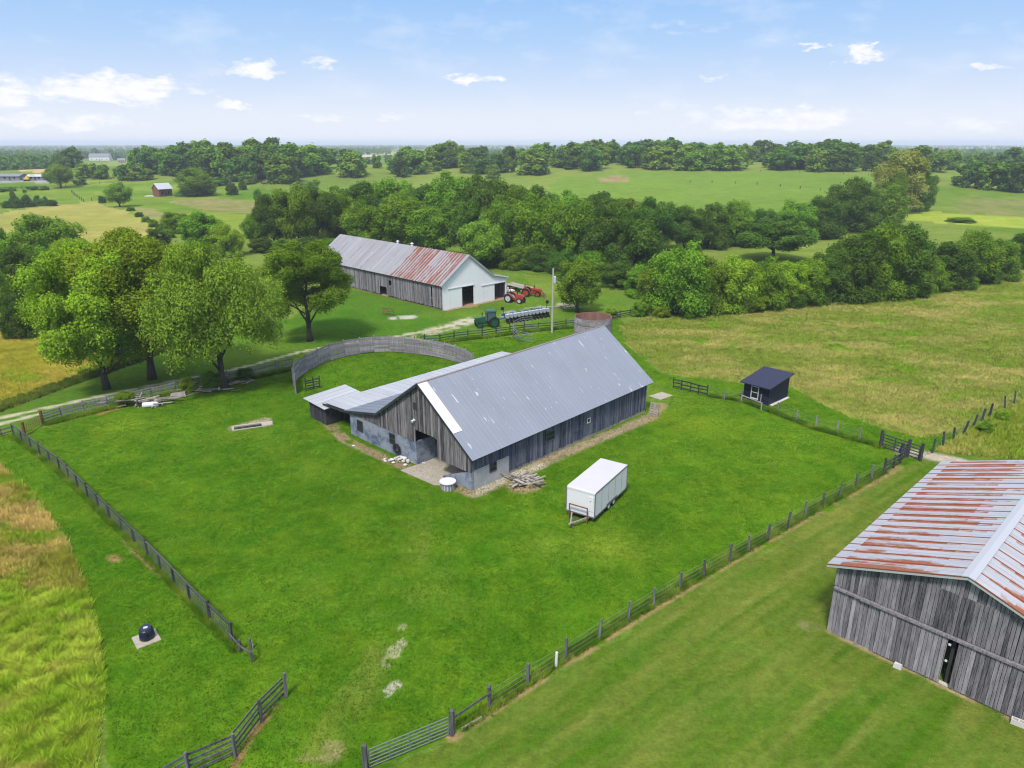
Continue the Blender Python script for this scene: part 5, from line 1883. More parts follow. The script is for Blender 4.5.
t0 = V(486, 327)
tractor('tractor', 'green cab tractor hitched to the blue planter on the gravel lane', t0 + Vector((0.55, 0.4, 0)), R(17), 'green_paint', 'green_paint', True, 0.92)
planter((504, 323), (547, 316))
tractor('tractor', 'orange open tractor parked in front of the white barn doorway', V(513, 302), R(150), 'red_paint', 'hopper', False, 0.88)
tractor('tractor', 'orange red tractor with front loader parked behind the other orange tractor', V(529, 296), R(168), 'red_paint', 'red_paint', False, 0.88, True)


def wagon():
    a, c = V(508, 293), V(523, 291)
    b = thing('flat_wagon', 'flat hay wagon with a brown plank deck right of the white barn', 'wagon', V(519, 291), R(128))
    m = MB()
    for k in range(10):
        y = -1.2 + k * 0.24
        m.box(-3.4, 3.4, y, y + 0.225, 0.98, 1.04, random.uniform(0.2, 0.9))
    m.build('deck', M['lumber'], b)
    m = MB()
    for y in (-0.6, 0.6):
        m.box(-3.2, 3.2, y - 0.06, y + 0.06, 0.78, 0.97)
    m.box(-2.2, -2.0, -1.0, 1.0, 0.5, 0.78).box(2.0, 2.2, -1.0, 1.0, 0.5, 0.78)
    m.build('frame', M['red_paint'], b)
    for x in (-2.1, 2.1):
        for y in (-1.0, 1.0):
            wheel(b, (x, y, 0.42), 0.42, 0.2, 'trim', 16, (0, 1, 0), False)


wagon()
# white roofed implement beside the tractors
b = thing('white_cart', 'low cart with a white flat top between the barn door and the orange tractor', 'cart', V(508.5, 296), R(30))
m = MB()
m.box(-1.0, 1.0, -0.7, 0.7, 1.0, 1.12)
m.build('top', M['trim'], b)
m = MB()
m.box(-0.95, 0.95, -0.65, 0.65, 0.5, 0.62)
for x in (-0.85, 0.85):
    for y in (-0.6, 0.6):
        m.box(x - 0.05, x + 0.05, y - 0.05, y + 0.05, 0.3, 1.0)
m.build('frame', M['steel'], b)
for y in (-0.72, 0.72):
    wheel(b, (0, y, 0.32), 0.32, 0.15, 'trim', 14, (0, 1, 0), False)


# ------------------------------------------------------------------ piles and small things
def plank_pile(name, label, cat, px, n, spread, lmin, lmax, mat='lumber', ang=None, zstep=0.035, wide=(0.10, 0.22), part='plank', base=None):
    o = V(*px)
    b = thing(name, label, cat, o)
    for i in range(n):
        m = MB()
        a = random.uniform(0, math.pi) if ang is None else R(ang) + random.uniform(-0.25, 0.25) + (math.pi / 2 if random.random() < 0.25 else 0)
        L = random.uniform(lmin, lmax)
        c = Vector((random.gauss(0, spread[0]), random.gauss(0, spread[1]), 0.05 + i * zstep * random.uniform(0.5, 1)))
        d = Vector((math.cos(a), math.sin(a), random.uniform(-0.10, 0.10))) * L / 2
        m.beam(c - d, c + d, random.uniform(*wide), random.uniform(0.04, 0.08), random.uniform(0.1, 1.0))
        m.build(part, M[mat], b)
    return b


def stone_pile(name, label, px, n, spread, size, mat='stone'):
    b = thing(name, label, 'rubble', V(*px))
    for i in range(n):
        m = MB()
        s = random.uniform(*size)
        x, y = random.gauss(0, spread[0]), random.gauss(0, spread[1])
        h = max(0.0, 0.45 - 0.5 * math.hypot(x / spread[0], y / spread[1]) * 0.4) * random.random()
        m.ball((x, y, s * 0.35 + h), s, s * random.uniform(0.6, 1), s * random.uniform(0.45, 0.8), 7, 5, random.uniform(0.2, 0.9), 0.18)
        m.build('stone', M[mat], b)
    return b


def place(name, mb, mat, loc, rz, label, cat, smooth=False):
    q = mb.build(name, M[mat], None, smooth)
    q.location = loc
    q.rotation_euler = (0, 0, rz)
    tag(q, label, cat)
    return q


stone_pile('rubble_pile', 'heap of pale stones and bags against the barn wall left of the doorway', (402, 461), 46, (0.7, 0.35), (0.07, 0.24), 'stone')
b = thing('tyre', 'old black tyre leaning on the block wall behind the pale rubble', 'tyre', V(395, 459) + Vector((0.15, 0.3, 0.0)), R(-43.9))
m = MB()
for i in range(20):
    a0, a1 = 2 * math.pi * i / 20, 2 * math.pi * (i + 1) / 20
    for j in range(8):
        b0, b1 = 2 * math.pi * j / 8, 2 * math.pi * (j + 1) / 8
        P = lambda a, q: ((0.36 + 0.13 * math.cos(q)) * math.cos(a), 0.11 * math.sin(q), 0.9 + (0.36 + 0.13 * math.cos(q)) * math.sin(a))
        m.face([P(a0, b0), P(a1, b0), P(a1, b1), P(a0, b1)])
m.build('tread', M['black'], b, True)
# round white-topped tub
b = thing('round_tub', 'round white topped tub with slatted sides by the barn corner', 'tub', V(448, 488.5))
m = MB()
m.cyl((0, 0, 0), 0.55, 0.62, 24, 0.4)
m.build('side', M['hopper'], b)
for k in range(14):
    m = MB()
    a = 2 * math.pi * k / 14
    m.beam((0.58 * math.cos(a), 0.58 * math.sin(a), 0), (0.58 * math.cos(a), 0.58 * math.sin(a), 0.62), 0.09, 0.05, 0.6)
    m.build('stave', M['wood_grey'], b)
m = MB()
m.cyl((0, 0, 0.63), 0.68, 0.07, 28, 0.6)
m.build('lid', M['trim'], b)
plank_pile('lumber_pile', 'heap of old pallets and boards on bare soil beside the blue roofed barn', 'lumber', (526, 483), 44, (0.55, 0.45), 0.8, 1.7, 'lumber', 40, 0.014)
# pallet leaning on the far corner of the barn
b = thing('leaning_pallet', 'pale pallet leaning on the far right corner of the long barn', 'pallet', V(653, 416), R(-40))
for k in range(6):
    m = MB()
    m.beam((-0.5, 0.0 + k * 0.05, 0.1 + k * 0.24), (0.5, 0.0 + k * 0.05, 0.1 + k * 0.24), 0.03, 0.17, random.uniform(0.6, 1.0))
    m.build('slat', M['lumber'], b)
m = MB()
for x in (-0.45, 0.0, 0.45):
    m.beam((x, 0.06, 0.02), (x, 0.34, 1.38), 0.05, 0.08, 0.5)
m.build('stringer', M['lumber'], b)
m = MB()
m.box(-1.1, 1.1, -0.8, 0.8, -0.05, 0.04)
s_ = structure('concrete_slab', m, M['concrete'])
s_.location, s_.rotation_euler = V(661, 396), (0, 0, R(40))
# sunken trough
b = thing('sunken_trough', 'sunken stone trough with a dark slot in the lawn left of the barn', 'trough', V(248, 427), R(23))
m = MB()
m.box(-1.5, 1.5, 0.32, 0.55, -0.05, 0.14).box(-1.5, 1.5, -0.55, -0.38, -0.05, 0.06).box(-1.5, -1.3, -0.38, 0.32, -0.05, 0.10)
m.hexa([(1.3, -0.6, -0.05), (2.4, -0.45, -0.05), (2.5, 0.6, -0.05), (1.3, 0.55, -0.05), (1.3, -0.55, 0.14), (2.3, -0.4, 0.10), (2.4, 0.55, 0.12), (1.3, 0.5, 0.15)])
m.build('rim', M['concrete'], b)
m = MB()
m.box(-1.3, 1.3, -0.38, 0.32, -0.02, 0.012)
m.build('water', M['dark'], b)
# navy tub on its stone pad
m = MB()
m.hexa([(-0.66, -0.66, -0.06), (0.66, -0.66, -0.06), (0.66, 0.66, -0.06), (-0.66, 0.66, -0.06), (-0.63, -0.63, 0.05), (0.63, -0.63, 0.05), (0.63, 0.63, 0.05), (-0.63, 0.63, 0.05)])
place('stone_pad', m, 'concrete', V(146.5, 639), R(40), 'square sandy stone pad under the navy tub on the left lawn', 'pad')
b = thing('water_tub', 'round navy tub with a small pale patch on its lid standing on the sandy pad', 'tub', V(147.5, 638) + Vector((0, 0, 0.05)), R(20))
m = MB()
m.tube([(0, 0, 0), (0, 0, 0.1), (0, 0, 0.5), (0, 0, 0.64)], [0.40, 0.42, 0.38, 0.30], 20)
m.build('body', M['tub'], b, True)
m = MB()
m.tube([(0, 0, 0.64), (0, 0, 0.70)], [0.34, 0.30], 20).box(-0.08, 0.08, -0.46, -0.36, 0.1, 0.6)
m.build('lid', M['tub'], b)
m = MB()
m.box(-0.1, 0.12, -0.14, 0.04, 0.702, 0.722)
m.build('lid_patch', M['hopper'], b)
# debris along the upper left fence
plank_pile('debris_pile', 'heap of broken boards and branches along the plank fence under the trees', 'debris', (140, 404), 60, (1.9, 0.6), 0.7, 2.6, 'lumber', 25, 0.018)
plank_pile('debris_pile', 'smaller heap of grey sticks beneath the drooping tree by the fence', 'debris', (205, 390), 30, (1.3, 0.5), 0.7, 2.2, 'lumber', 10, 0.015)
plank_pile('debris_pile', 'scatter of dark sticks at the right end of the plank fence', 'debris', (236, 382), 22, (1.0, 0.45), 0.6, 1.8, 'lumber', 60, 0.015)
m = MB()
m.tube([(-0.8, 0, 0.28), (-0.75, 0, 0.28), (0.75, 0, 0.28), (0.8, 0, 0.28)], [0.24, 0.3, 0.3, 0.24], 14)
place('white_drum', m, 'trim', V(151, 407), R(15), 'white drum lying on its side in front of the broken boards', 'drum', True)
m = MB()
m.hexa([(-0.9, -0.5, 0.05), (0.9, -0.5, 0.1), (0.9, 0.5, 0.1), (-0.9, 0.5, 0.05), (-0.7, -0.3, 0.35), (0.8, -0.3, 0.55), (0.8, 0.4, 0.5), (-0.7, 0.4, 0.4)])
place('tan_sheet', m, 'lumber', V(178, 397), R(20), 'tan sheet of board lying by the plank fence between two debris heaps', 'sheet')
m = MB()
m.ball((0, 0, 0.04), 0.16, 0.1, 0.06, 8, 5)
place('white_scrap', m, 'trim', V(353.5, 446), 0, 'tiny white scrap on the grass by the left block wall', 'scrap')
# log and pallet scraps right of the pole
plank_pile('lumber_pile', 'few long pale poles on the ground between utility pole and leafy tree', 'lumber', (561, 308), 8, (1.6, 0.5), 2.5, 4.5, 'lumber', 15, 0.05)
m = MB()
m.box(-0.6, 0.6, -0.05, 0.05, 0.0, 0.12)
place('loose_beam', m, 'lumber', V(472, 724), R(38), 'pale beam lying on the soil line beside the single rail fence', 'beam')


# ------------------------------------------------------------------ far buildings
def house(name, label, px, w, d, h, rise, rz, wall, roof, cat='house', nwin=4, doors=True):
    o = V(*px)
    b = thing(name, label, cat, o, R(rz))
    m = MB()
    m.box(-w / 2, w / 2, -d / 2, d / 2, -0.5, h)
    for s in (-1, 1):
        x = s * w / 2
        f = [(x, -d / 2, h), (x, d / 2, h), (x, 0, h + rise)]
        m.face(f if s > 0 else f[::-1])
    m.build('wall', M[wall], b)
    r = MB()
    for s in (-1, 1):
        e = [(-w / 2 - 0.5, s * (d / 2 + 0.5), h - rise / d), (w / 2 + 0.5, s * (d / 2 + 0.5), h - rise / d), (w / 2 + 0.5, 0, h + rise), (-w / 2 - 0.5, 0, h + rise)]
        if s > 0:
            e = e[::-1]
        r.face([(x, y, z + 0.22) for x, y, z in e]).face(e[::-1])
        for i in range(4):
            a_, c_ = e[i], e[(i + 1) % 4]
            r.face([a_, c_, (c_[0], c_[1], c_[2] + 0.22), (a_[0], a_[1], a_[2] + 0.22)])
    r.build('roof', M[roof], b)
    for k in range(nwin):
        x = -w / 2 + (k + 0.5) * w / nwin
        q = MB()
        q.box(x - 0.6, x + 0.6, -d / 2 - 0.06, -d / 2 - 0.01, 0.9, min(2.3, h - 0.3))
        q.build('window', M['dark'], b)
    if doors:
        q = MB()
        q.box(-0.5 + w / (2 * nwin) * (nwin % 2), 0.5 + w / (2 * nwin) * (nwin % 2), -d / 2 - 0.07, -d / 2 - 0.01, 0, 2.1)
        q.build('door', M['wood_dark'], b)
    return b


house('far_house', 'long white house with a grey roof among the trees on the far left hill', (101, 160.5), 30, 12, 6.0, 4.5, 8, 'trim', 'roof_grey')
house('far_house', 'small pale house half hidden right of the long white house', (122, 163), 9, 8, 3.5, 2.5, 20, 'tan', 'roof_grey', nwin=2)
house('far_house', 'small white house left of the long white house', (69, 164), 8, 7, 3.2, 2.2, 0, 'trim', 'roof_grey', nwin=2)
b = house('field_shed', 'small rusty and grey shed alone in the left pasture beside a pale slab', (163, 196), 7, 6, 3.8, 2.4, 55, 'rusty', 'hopper', 'shed', 2)
m = MB()
m.box(-4.5, 4.5, -2, 2, -0.1, 0.12)
s_ = structure('concrete_slab', m, M['trim'])
s_.location, s_.rotation_euler = V(155, 196), (0, 0, 0.1)
house('yard_shed', 'low grey roofed building in the yard at the far left edge', (10, 180), 18, 9, 2.4, 1.2, 0, 'roof_grey', 'roof_grey', 'shed', 3)
house('yard_shed', 'smaller pale shed at the far left yard next to the yellow digger', (38, 180), 9, 7, 2.2, 1.0, 10, 'roof_grey', 'hopper', 'shed', 2)
b = thing('digger', 'yellow digger in the far left yard', 'digger', V(27, 181), R(20))
m = MB()
m.box(-1.6, 1.6, -1.2, -0.6, 0, 0.9).box(-1.6, 1.6, 0.6, 1.2, 0, 0.9)
m.build('track', M['black'], b)
m = MB()
m.box(-1.4, 1.4, -1.1, 1.1, 0.95, 2.0).box(-0.2, 0.9, -1.0, 0.1, 2.0, 3.0)
m.build('cab', M['yellow_paint'], b)
m = MB()
m.beam((1.2, 0.4, 1.8), (3.4, 0.4, 4.2), 0.4, 0.4).beam((3.4, 0.4, 4.2), (5.2, 0.4, 1.8), 0.3, 0.3).box(4.9, 5.6, -0.2, 1.0, 0.8, 1.8)
m.build('arm', M['yellow_paint'], b)
for i, (px, py, w, wall, roof, lab) in enumerate([(369, 160, 34, 'tan', 'tan', 'pale low farm building among trees beyond the copse'),
                                                  (435, 151.5, 60, 'roof_red', 'roof_red', 'long red roofed building far off near the horizon'),
                                                  (352, 157, 20, 'tan', 'hopper', 'tiny pale house left of the pale low farm building'),
                                                  (322, 155, 22, 'trim', 'hopper', 'tiny white house far off left of centre near the horizon'),
                                                  (398, 152, 24, 'tan', 'roof_grey', 'tiny pale house far off just left of the red roofs'),
                                                  (275, 152.5, 24, 'trim', 'roof_grey', 'tiny white house far off above the left wood')]):
    house('far_house', lab, (px, py), w, w * 0.4, 5, 3, random.uniform(-20, 20), wall, roof, nwin=3)


def cow(px, label):
    b = thing('cow', label, 'cow', V(*px), random.uniform(0, 6.28), 'cattle standing in the far left pasture')
    m = MB()
    m.ball((0, 0, 1.0), 0.95, 0.36, 0.42, 10, 8).tube([(0.7, 0, 1.15), (1.25, 0, 1.2)], [0.26, 0.17], 8)
    m.ball((1.42, 0, 1.12), 0.3, 0.13, 0.15, 8, 6)
    for x in (-0.65, 0.6):
        for y in (-0.2, 0.2):
            m.tube([(x, y, 0.9), (x + 0.04, y, 0.45), (x, y, 0.0)], [0.15, 0.08, 0.06], 6)
    m.tube([(-0.93, 0, 1.15), (-1.05, 0, 0.5)], [0.04, 0.03], 5)
    m.build('body', M['hide'], b, True)


for px, py in [(262, 184), (265, 185), (268, 184), (271, 185), (274, 184.5), (278, 184), (282, 184.5), (286, 184), (290, 185), (293, 184)]:
    cow((px, py), 'dark cow standing in the herd in the far pasture left of the copse')

# ------------------------------------------------------------------ trees
def crown_pts(seed, n_blob, n_leaf, leaf, shape='round', droop=0.0, br=1.0):
    """leaf cards for a crown of radius 1 and height 1 (z from 0 to 1)"""
    g = np.random.default_rng(seed)
    C, RAD = [], []
    for i in range(n_blob):
        for _ in range(50):
            p = g.uniform(-1, 1, 3)
            if shape == 'round':
                q = np.array((p[0], p[1], p[2]))
                if 0.25 < np.linalg.norm(q) < 0.86:
                    break
            elif shape == 'wide':
                q = np.array((p[0], p[1], p[2]))
                if 0.3 < np.linalg.norm(q) < 0.88 and p[2] > -0.75 and not (p[2] < -0.2 and math.hypot(p[0], p[1]) < 0.35):
                    break
            elif shape == 'bush':
                rr = math.hypot(p[0], p[1])
                if rr < 0.84 * math.sqrt(max(0.0, 1 - max(0.0, p[2]) ** 2)) and (rr > 0.35 or p[2] > 0.3):
                    break
            else:  # cone
                rr = math.hypot(p[0], p[1])
                if rr < 0.75 * (1 - p[2]) / 2 + 0.08:
                    break
        rad = g.uniform(0.20, 0.40) if shape != 'cone' else g.uniform(0.16, 0.28)
        if shape in ('round', 'wide'):
            rad *= 1.05 - 0.35 * abs(p[2])
        C.append(p)
        RAD.append(rad * br)
    C, RAD = np.array(C), np.array(RAD)
    wts = RAD ** 2
    idx = g.choice(n_blob, n_leaf, p=wts / wts.sum())
    d = g.normal(size=(n_leaf, 3))
    d /= np.linalg.norm(d, axis=1)[:, None]
    d[:, 2] = np.where((d[:, 2] < -0.35) & (g.random(n_leaf) < 0.6), -d[:, 2], d[:, 2])
    rr = RAD[idx] * (0.62 + 0.45 * g.random(n_leaf) ** 0.7)
    lump = 1 + 0.22 * np.sin(d[:, 0] * 7 + idx) * np.sin(d[:, 1] * 6 + idx * 2) + 0.12 * g.normal(size=n_leaf)
    pos = C[idx] + d * (rr * lump)[:, None]
    if droop:
        out = np.hypot(pos[:, 0], pos[:, 1])
        pos[:, 2] -= droop * out ** 2 * (0.4 + 0.9 * g.random(n_leaf))
    blob_t = g.random(n_blob)
    tone = np.clip(0.5 * blob_t[idx] + 0.22 * g.random(n_leaf) + 0.28 * g.random(n_leaf) ** 2, 0, 1)
    pos[:, 2] = pos[:, 2] * 0.5 + 0.5
    nrm = d * np.array((1, 1, 1)) + g.normal(size=(n_leaf, 3)) * 0.55 + np.array((0, 0, 0.35))
    nrm /= np.linalg.norm(nrm, axis=1)[:, None]
    return pos, nrm, tone, g


def crown_mesh(name, seed, n_blob, n_leaf, leaf, mat, radius=5.0, height=10.0, shape='round', droop=0.0, br=1.0):
    pos, nrm, tone, g = crown_pts(seed, n_blob, n_leaf, leaf, shape, droop, br)
    pos = pos * np.array((radius, radius, height))
    n = n_leaf
    a = g.normal(size=(n, 3))
    u = np.cross(nrm, a)
    u /= np.linalg.norm(u, axis=1)[:, None]
    w = np.cross(nrm, u)
    if droop:
        u = u * 0.75 + np.array((0, 0, -0.5))
    s = leaf * g.uniform(0.6, 1.35, n)[:, None]
    u, w = u * s, w * s * 0.62
    v = np.empty((n, 4, 3), np.float32)
    bend = nrm * s * 0.18
    v[:, 0] = pos - u * 0.5 - bend
    v[:, 1] = pos + w * 0.5 + u * 0.1
    v[:, 2] = pos + u * 0.5 - bend
    v[:, 3] = pos - w * 0.5 + u * 0.06
    return fast_mesh(name, v.reshape(-1, 3), 4, mat, tone=tone)


def trunk_mesh(name, seed, radius=5.0, base=3.0, height=10.0, r0=0.32, limbs=7, forks=2):
    """trunk and limbs; the crown begins at z = base"""
    g = random.Random(seed)
    m = MB()
    top = base + height * 0.62
    bend = [Vector((g.uniform(-.25, .25), g.uniform(-.25, .25), 0)) for _ in range(5)]
    pts, rad = [], []
    for i in range(6):
        t = i / 5
        pts.append(Vector((0, 0, -0.3 + (top + 0.3) * t)) + (bend[i - 1] * t * 1.6 if i else Vector()))
        rad.append(r0 * (1.35 if i == 0 else 1.0) * (1 - 0.8 * t))
    m.tube(pts, rad, 9, g.uniform(0.3, 0.6))
    for k in range(limbs):
        a = 2 * math.pi * (k + g.random() * 0.6) / limbs
        z0 = base * g.uniform(0.75, 1.0) + height * 0.35 * g.random()
        t = min(1, z0 / top)
        p = pts[0].lerp(pts[-1], t)
        ln = radius * g.uniform(0.55, 0.85)
        e = p + Vector((math.cos(a) * ln, math.sin(a) * ln, height * g.uniform(0.18, 0.42)))
        mid = p.lerp(e, 0.5) + Vector((0, 0, height * 0.06)) + Vector((g.uniform(-.3, .3), g.uniform(-.3, .3), 0))
        q = r0 * 0.42 * (1 - 0.4 * t)
        m.tube([p, mid, e], [q, q * 0.65, q * 0.2], 6, g.uniform(0.3, 0.6))
        for f in range(forks):
            s = mid.lerp(e, g.uniform(0.0, 0.5))
            m.tube([s, s + Vector((g.uniform(-1, 1) * ln * .4, g.uniform(-1, 1) * ln * .4, height * g.uniform(.08, .22)))], [q * 0.45, q * 0.12], 5, 0.5)
    return m.mesh(name, M['bark'], True)


KIND = {}


def kind(key, leafmat, n_var, n_blob, n_leaf, leaf, shape='round', droop=0.0, base=3.0, limbs=7, seed=0, forks=2, r0=0.32, name='broadleaf_tree', br=1.0):
    KIND[key] = dict(base=base, name=name, v=[(crown_mesh('crown', seed + 17 * i, n_blob, n_leaf, leaf, M[leafmat], 5.0, 10.0, shape, droop, br),
                                              trunk_mesh('trunk', seed + 5 + i, 5.0, base, 10.0, r0, limbs, forks)) for i in range(n_var)])


kind('near_lime', 'leaf_lime', 3, 78, 100000, 0.165, 'wide', 0, 1.5, 9, 100, 4, 0.28, br=0.66)
kind('near_green', 'leaf_mid', 1, 74, 90000, 0.17, 'wide', 0, 2.4, 9, 150, 4, 0.28, br=0.66)
kind('willow', 'leaf_olive', 1, 90, 100000, 0.165, 'wide', 0.36, 1.9, 9, 200, 4, 0.26, 'willow_tree', br=0.64)
kind('near_mid', 'leaf_mid', 3, 70, 30000, 0.34, 'round', 0, 1.2, 7, 300, br=0.82)
kind('bush_mid', 'leaf_mid', 3, 75, 30000, 0.34, 'bush', 0, 0.6, 7, 400, br=0.82)
kind('bush_lime', 'leaf_lime', 2, 75, 30000, 0.34, 'bush', 0, 0.5, 7, 450, br=0.82)
kind('bush_dark', 'leaf_dark', 3, 70, 30000, 0.34, 'bush', 0, 0.5, 7, 500, br=0.82)
kind('tall_dark', 'leaf_dark', 3, 67, 30000, 0.34, 'round', 0, 0.9, 7, 600, br=0.82)
kind('olive', 'leaf_olive', 2, 67, 30000, 0.34, 'round', 0, 1.2, 7, 700, br=0.82)
kind('pale', 'leaf_pale', 1, 81, 30000, 0.34, 'bush', 0, 1.0, 7, 750, br=0.82)
kind('oak', 'leaf_dark', 1, 67, 30000, 0.34, 'wide', 0, 2.6, 9, 780, name='oak_tree', br=0.82)
kind('cone', 'leaf_dark', 2, 60, 7000, 0.55, 'cone', 0, 0.3, 5, 800, name='evergreen_tree')
kind('far_mid', 'leaf_mid', 4, 30, 2600, 1.15, 'bush', 0, 1.0, 4, 900, 0)
kind('far_dark', 'leaf_dark', 4, 30, 2600, 1.15, 'bush', 0, 1.0, 4, 950, 0)
kind('far_olive', 'leaf_olive', 2, 30, 2400, 1.15, 'bush', 0, 1.0, 4, 980, 0)

NAMED = 0


def put_tree(key, x, y, z, w, h, label, group=None, cat='tree', rz=None, name=None):
    k = KIND[key]
    cr, tr = random.choice(k['v'])
    nat = k['base'] + 10.0
    b = thing(name or k['name'], label, cat, (x, y, z - 0.05), random.uniform(0, 6.28) if rz is None else rz, group)
    sx, sz = w / 10.2, h / nat
    b.scale = (sx, sx * random.uniform(0.9, 1.1), sz)
    c = bpy.data.objects.new('crown', cr)
    c.location = (0, 0, k['base'])
    c.parent = b
    COL.objects.link(c)
    t = bpy.data.objects.new('trunk', tr)
    t.parent = b
    COL.objects.link(t)
    return b


def tree(key, px, py, top, wpx, label, group=None, cat='tree', name=None, hmin=1.0):
    p = at(px, py)
    zc = p[1] * _c - (p[2] - CAM_H) * _s
    h = max(hmin, top_z(p[0], p[1], top) - p[2])
    w = wpx / FPX * zc
    return put_tree(key, p[0], p[1], p[2], w, h, label, group, cat, name=name)


# the shade trees by the lane
tree('near_lime', 107, 389, 238, 122, 'lime green shade tree, the leftmost with a bare trunk beside the lane')
tree('near_lime', 152, 379, 228, 134, 'lime green shade tree with dark forked trunk left of the drooping tree')
tree('willow', 224, 388, 238, 138, 'tall drooping olive tree beside the plank fence and debris heaps')
tree('near_green', 310, 341, 238, 102, 'round green shade tree left of the curved plank pen')
tree('near_lime', 85, 300, 235, 60, 'lime green tree behind the leftmost shade tree')
tree('near_mid', 577, 312, 258, 50, 'leafy green tree right of the utility pole behind the silo')
tree('olive', 480, 268, 218, 46, 'light green rounded tree just right of the white barn roof')
# left edge
for a in [('bush_mid', 12, 300, 232, 60, 'broad green tree on the left edge above the yellow field'),
          ('bush_mid', 55, 268, 212, 64, 'dark crowned green tree at the left below the dry dome field'),
          ('bush_dark', 22, 338, 296, 34, 'dark round bush at the top of the yellow field on the left edge'),
          ('bush_dark', 30, 305, 250, 50, 'dark leafy bush between the left edge and the shade trees'),
          ('olive', -8, 330, 250, 50, 'olive tree cut by the left edge above the yellow field'),
          ('tall_dark', -6, 270, 225, 40, 'dark tree at the left edge below the evergreens'),
          ('bush_mid', 62, 300, 245, 44, 'green bush behind the leftmost shade tree at the field border'),
          ('bush_mid', 178, 232, 211, 32, 'round green bush at the right end of the dry dome field'),
          ('bush_mid', 205, 253, 216, 50, 'broad green tree right of the dry dome field'),
          ('bush_lime', 228, 256, 226, 34, 'lime green bush behind the drooping tree'),
          ('bush_dark', 125, 245, 228, 22, 'small dark bush at the lower border of the dry dome field'),
          ('bush_dark', 160, 248, 229, 26, 'low dark bush along the border right of the dome field'),
          ('near_mid', 258, 248, 211, 30, 'small dark tree with a clear trunk left of the large copse'),
          ('bush_mid', 197, 196, 171, 40, 'big round green tree alone in the far left pasture'),
          ('olive', 120, 207, 181, 28, 'olive tree with a rounded crown above the dry dome field'),
          ('olive', 61, 188, 163, 26, 'grey olive tree standing beside the far left pastures fence'),
          ('bush_dark', 103, 203, 196, 9, 'small dark bush left of the olive tree above the dome field'),
          ('bush_dark', 232, 195, 184, 13, 'small dark bush in the pasture right of the big round tree'),
          ('bush_dark', 243, 190, 181, 9, 'smaller bush right of the small dark bush in the left pasture'),
          ('olive', 268, 205, 192, 12, 'pale small tree above the large copse in the left pasture'),
          ('bush_mid', 258, 200, 190, 9, 'tiny green bush left of the pale small pasture tree'),
          ('cone', 16, 208, 190, 15, 'leftmost of the four dark evergreens above the dome field'),
          ('cone', 27, 207, 190, 14, 'second dark evergreen from the left above the dome field'),
          ('cone', 39, 206, 195, 14, 'third dark evergreen from the left above the dome field'),
          ('cone', 46, 206, 196, 10, 'rightmost of the four dark evergreens above the dome field'),
          ('bush_dark', 53, 206, 200, 10, 'low dark bush right of the four evergreens'),
          ('bush_dark', 8, 208, 201, 12, 'low dark bush left of the four evergreens')]:
    tree(a[0], *a[1:5], a[5], cat='bush' if 'bush' in a[5] else 'tree', name='bush' if 'bush' in a[5] else None)

for a in [('bush_mid', 126, 405, 392, 22, 'leafy weed shrub growing through the plank fence by the broken boards'),
          ('bush_lime', 188, 391, 378, 16, 'lime weed shrub against the plank fence between the debris heaps'),
          ('bush_mid', 214, 387, 370, 24, 'leafy shrub around the trunk foot of the drooping tree'),
          ('bush_dark', 246, 379, 368, 16, 'small dark shrub near the right end of the plank fence')]:
    tree(a[0], *a[1:5], a[5], cat='bush', name='bush', hmin=0.5)


ORD = ['first', 'second', 'third', 'fourth', 'fifth', 'sixth', 'seventh', 'eighth', 'ninth', 'tenth', 'eleventh', 'twelfth', 'thirteenth', 'fourteenth', 'fifteenth', 'sixteenth', 'seventeenth',
       'eighteenth', 'nineteenth', 'twentieth']


def row(specs, fmt, group):
    specs = sorted(specs, key=lambda s: s[1])
    for i, (k, px, py, top, w) in enumerate(specs):
        tone = {'bush_lime': 'lime green', 'bush_mid': 'mid green', 'near_mid': 'mid green', 'bush_dark': 'dark green', 'tall_dark': 'dark green', 'olive': 'olive green', 'pale': 'pale yellow green', 'oak': 'dark green', 'near_lime': 'lime green',
                'far_mid': 'mid green', 'far_dark': 'dark green', 'far_olive': 'olive green'}[k]
        tree(k, px, py, top, w, fmt.format(tone=tone, n=ORD[i]), group)


# copse behind the white barn
row([('tall_dark', 275, 248, 193, 42), ('near_mid', 300, 249, 184, 48), ('tall_dark', 325, 248, 186, 48), ('near_mid', 345, 246, 190, 42)],
    '{tone} copse tree left of the white barn, {n} from the left', 'copse left of the white fronted barn')
row([('near_mid', 330, 240, 186, 56), ('tall_dark', 362, 238, 180, 58), ('near_mid', 392, 238, 177, 56), ('tall_dark', 422, 240, 183, 56), ('near_mid', 452, 240, 171, 62), ('tall_dark', 482, 244, 173, 60),
     ('near_mid', 508, 243, 182, 55), ('tall_dark', 536, 240, 184, 56), ('near_mid', 564, 240, 190, 55), ('tall_dark', 596, 242, 190, 55), ('near_mid', 628, 242, 196, 52)],
    '{tone} back row copse tree behind the white barn, {n} from the left', 'back row of the copse behind the white barn')
row([('near_mid', 372, 252, 200, 56), ('bush_mid', 405, 254, 196, 58), ('near_mid', 438, 258, 203, 58), ('tall_dark', 470, 258, 200, 50), ('near_mid', 505, 262, 195, 54), ('bush_mid', 540, 266, 192, 62), ('near_mid', 572, 268, 196, 58),
     ('tall_dark', 604, 274, 200, 62), ('bush_dark', 632, 282, 212, 56)],
    '{tone} front row copse tree behind the white barn, {n} from the left', 'front row of the copse behind the white barn')
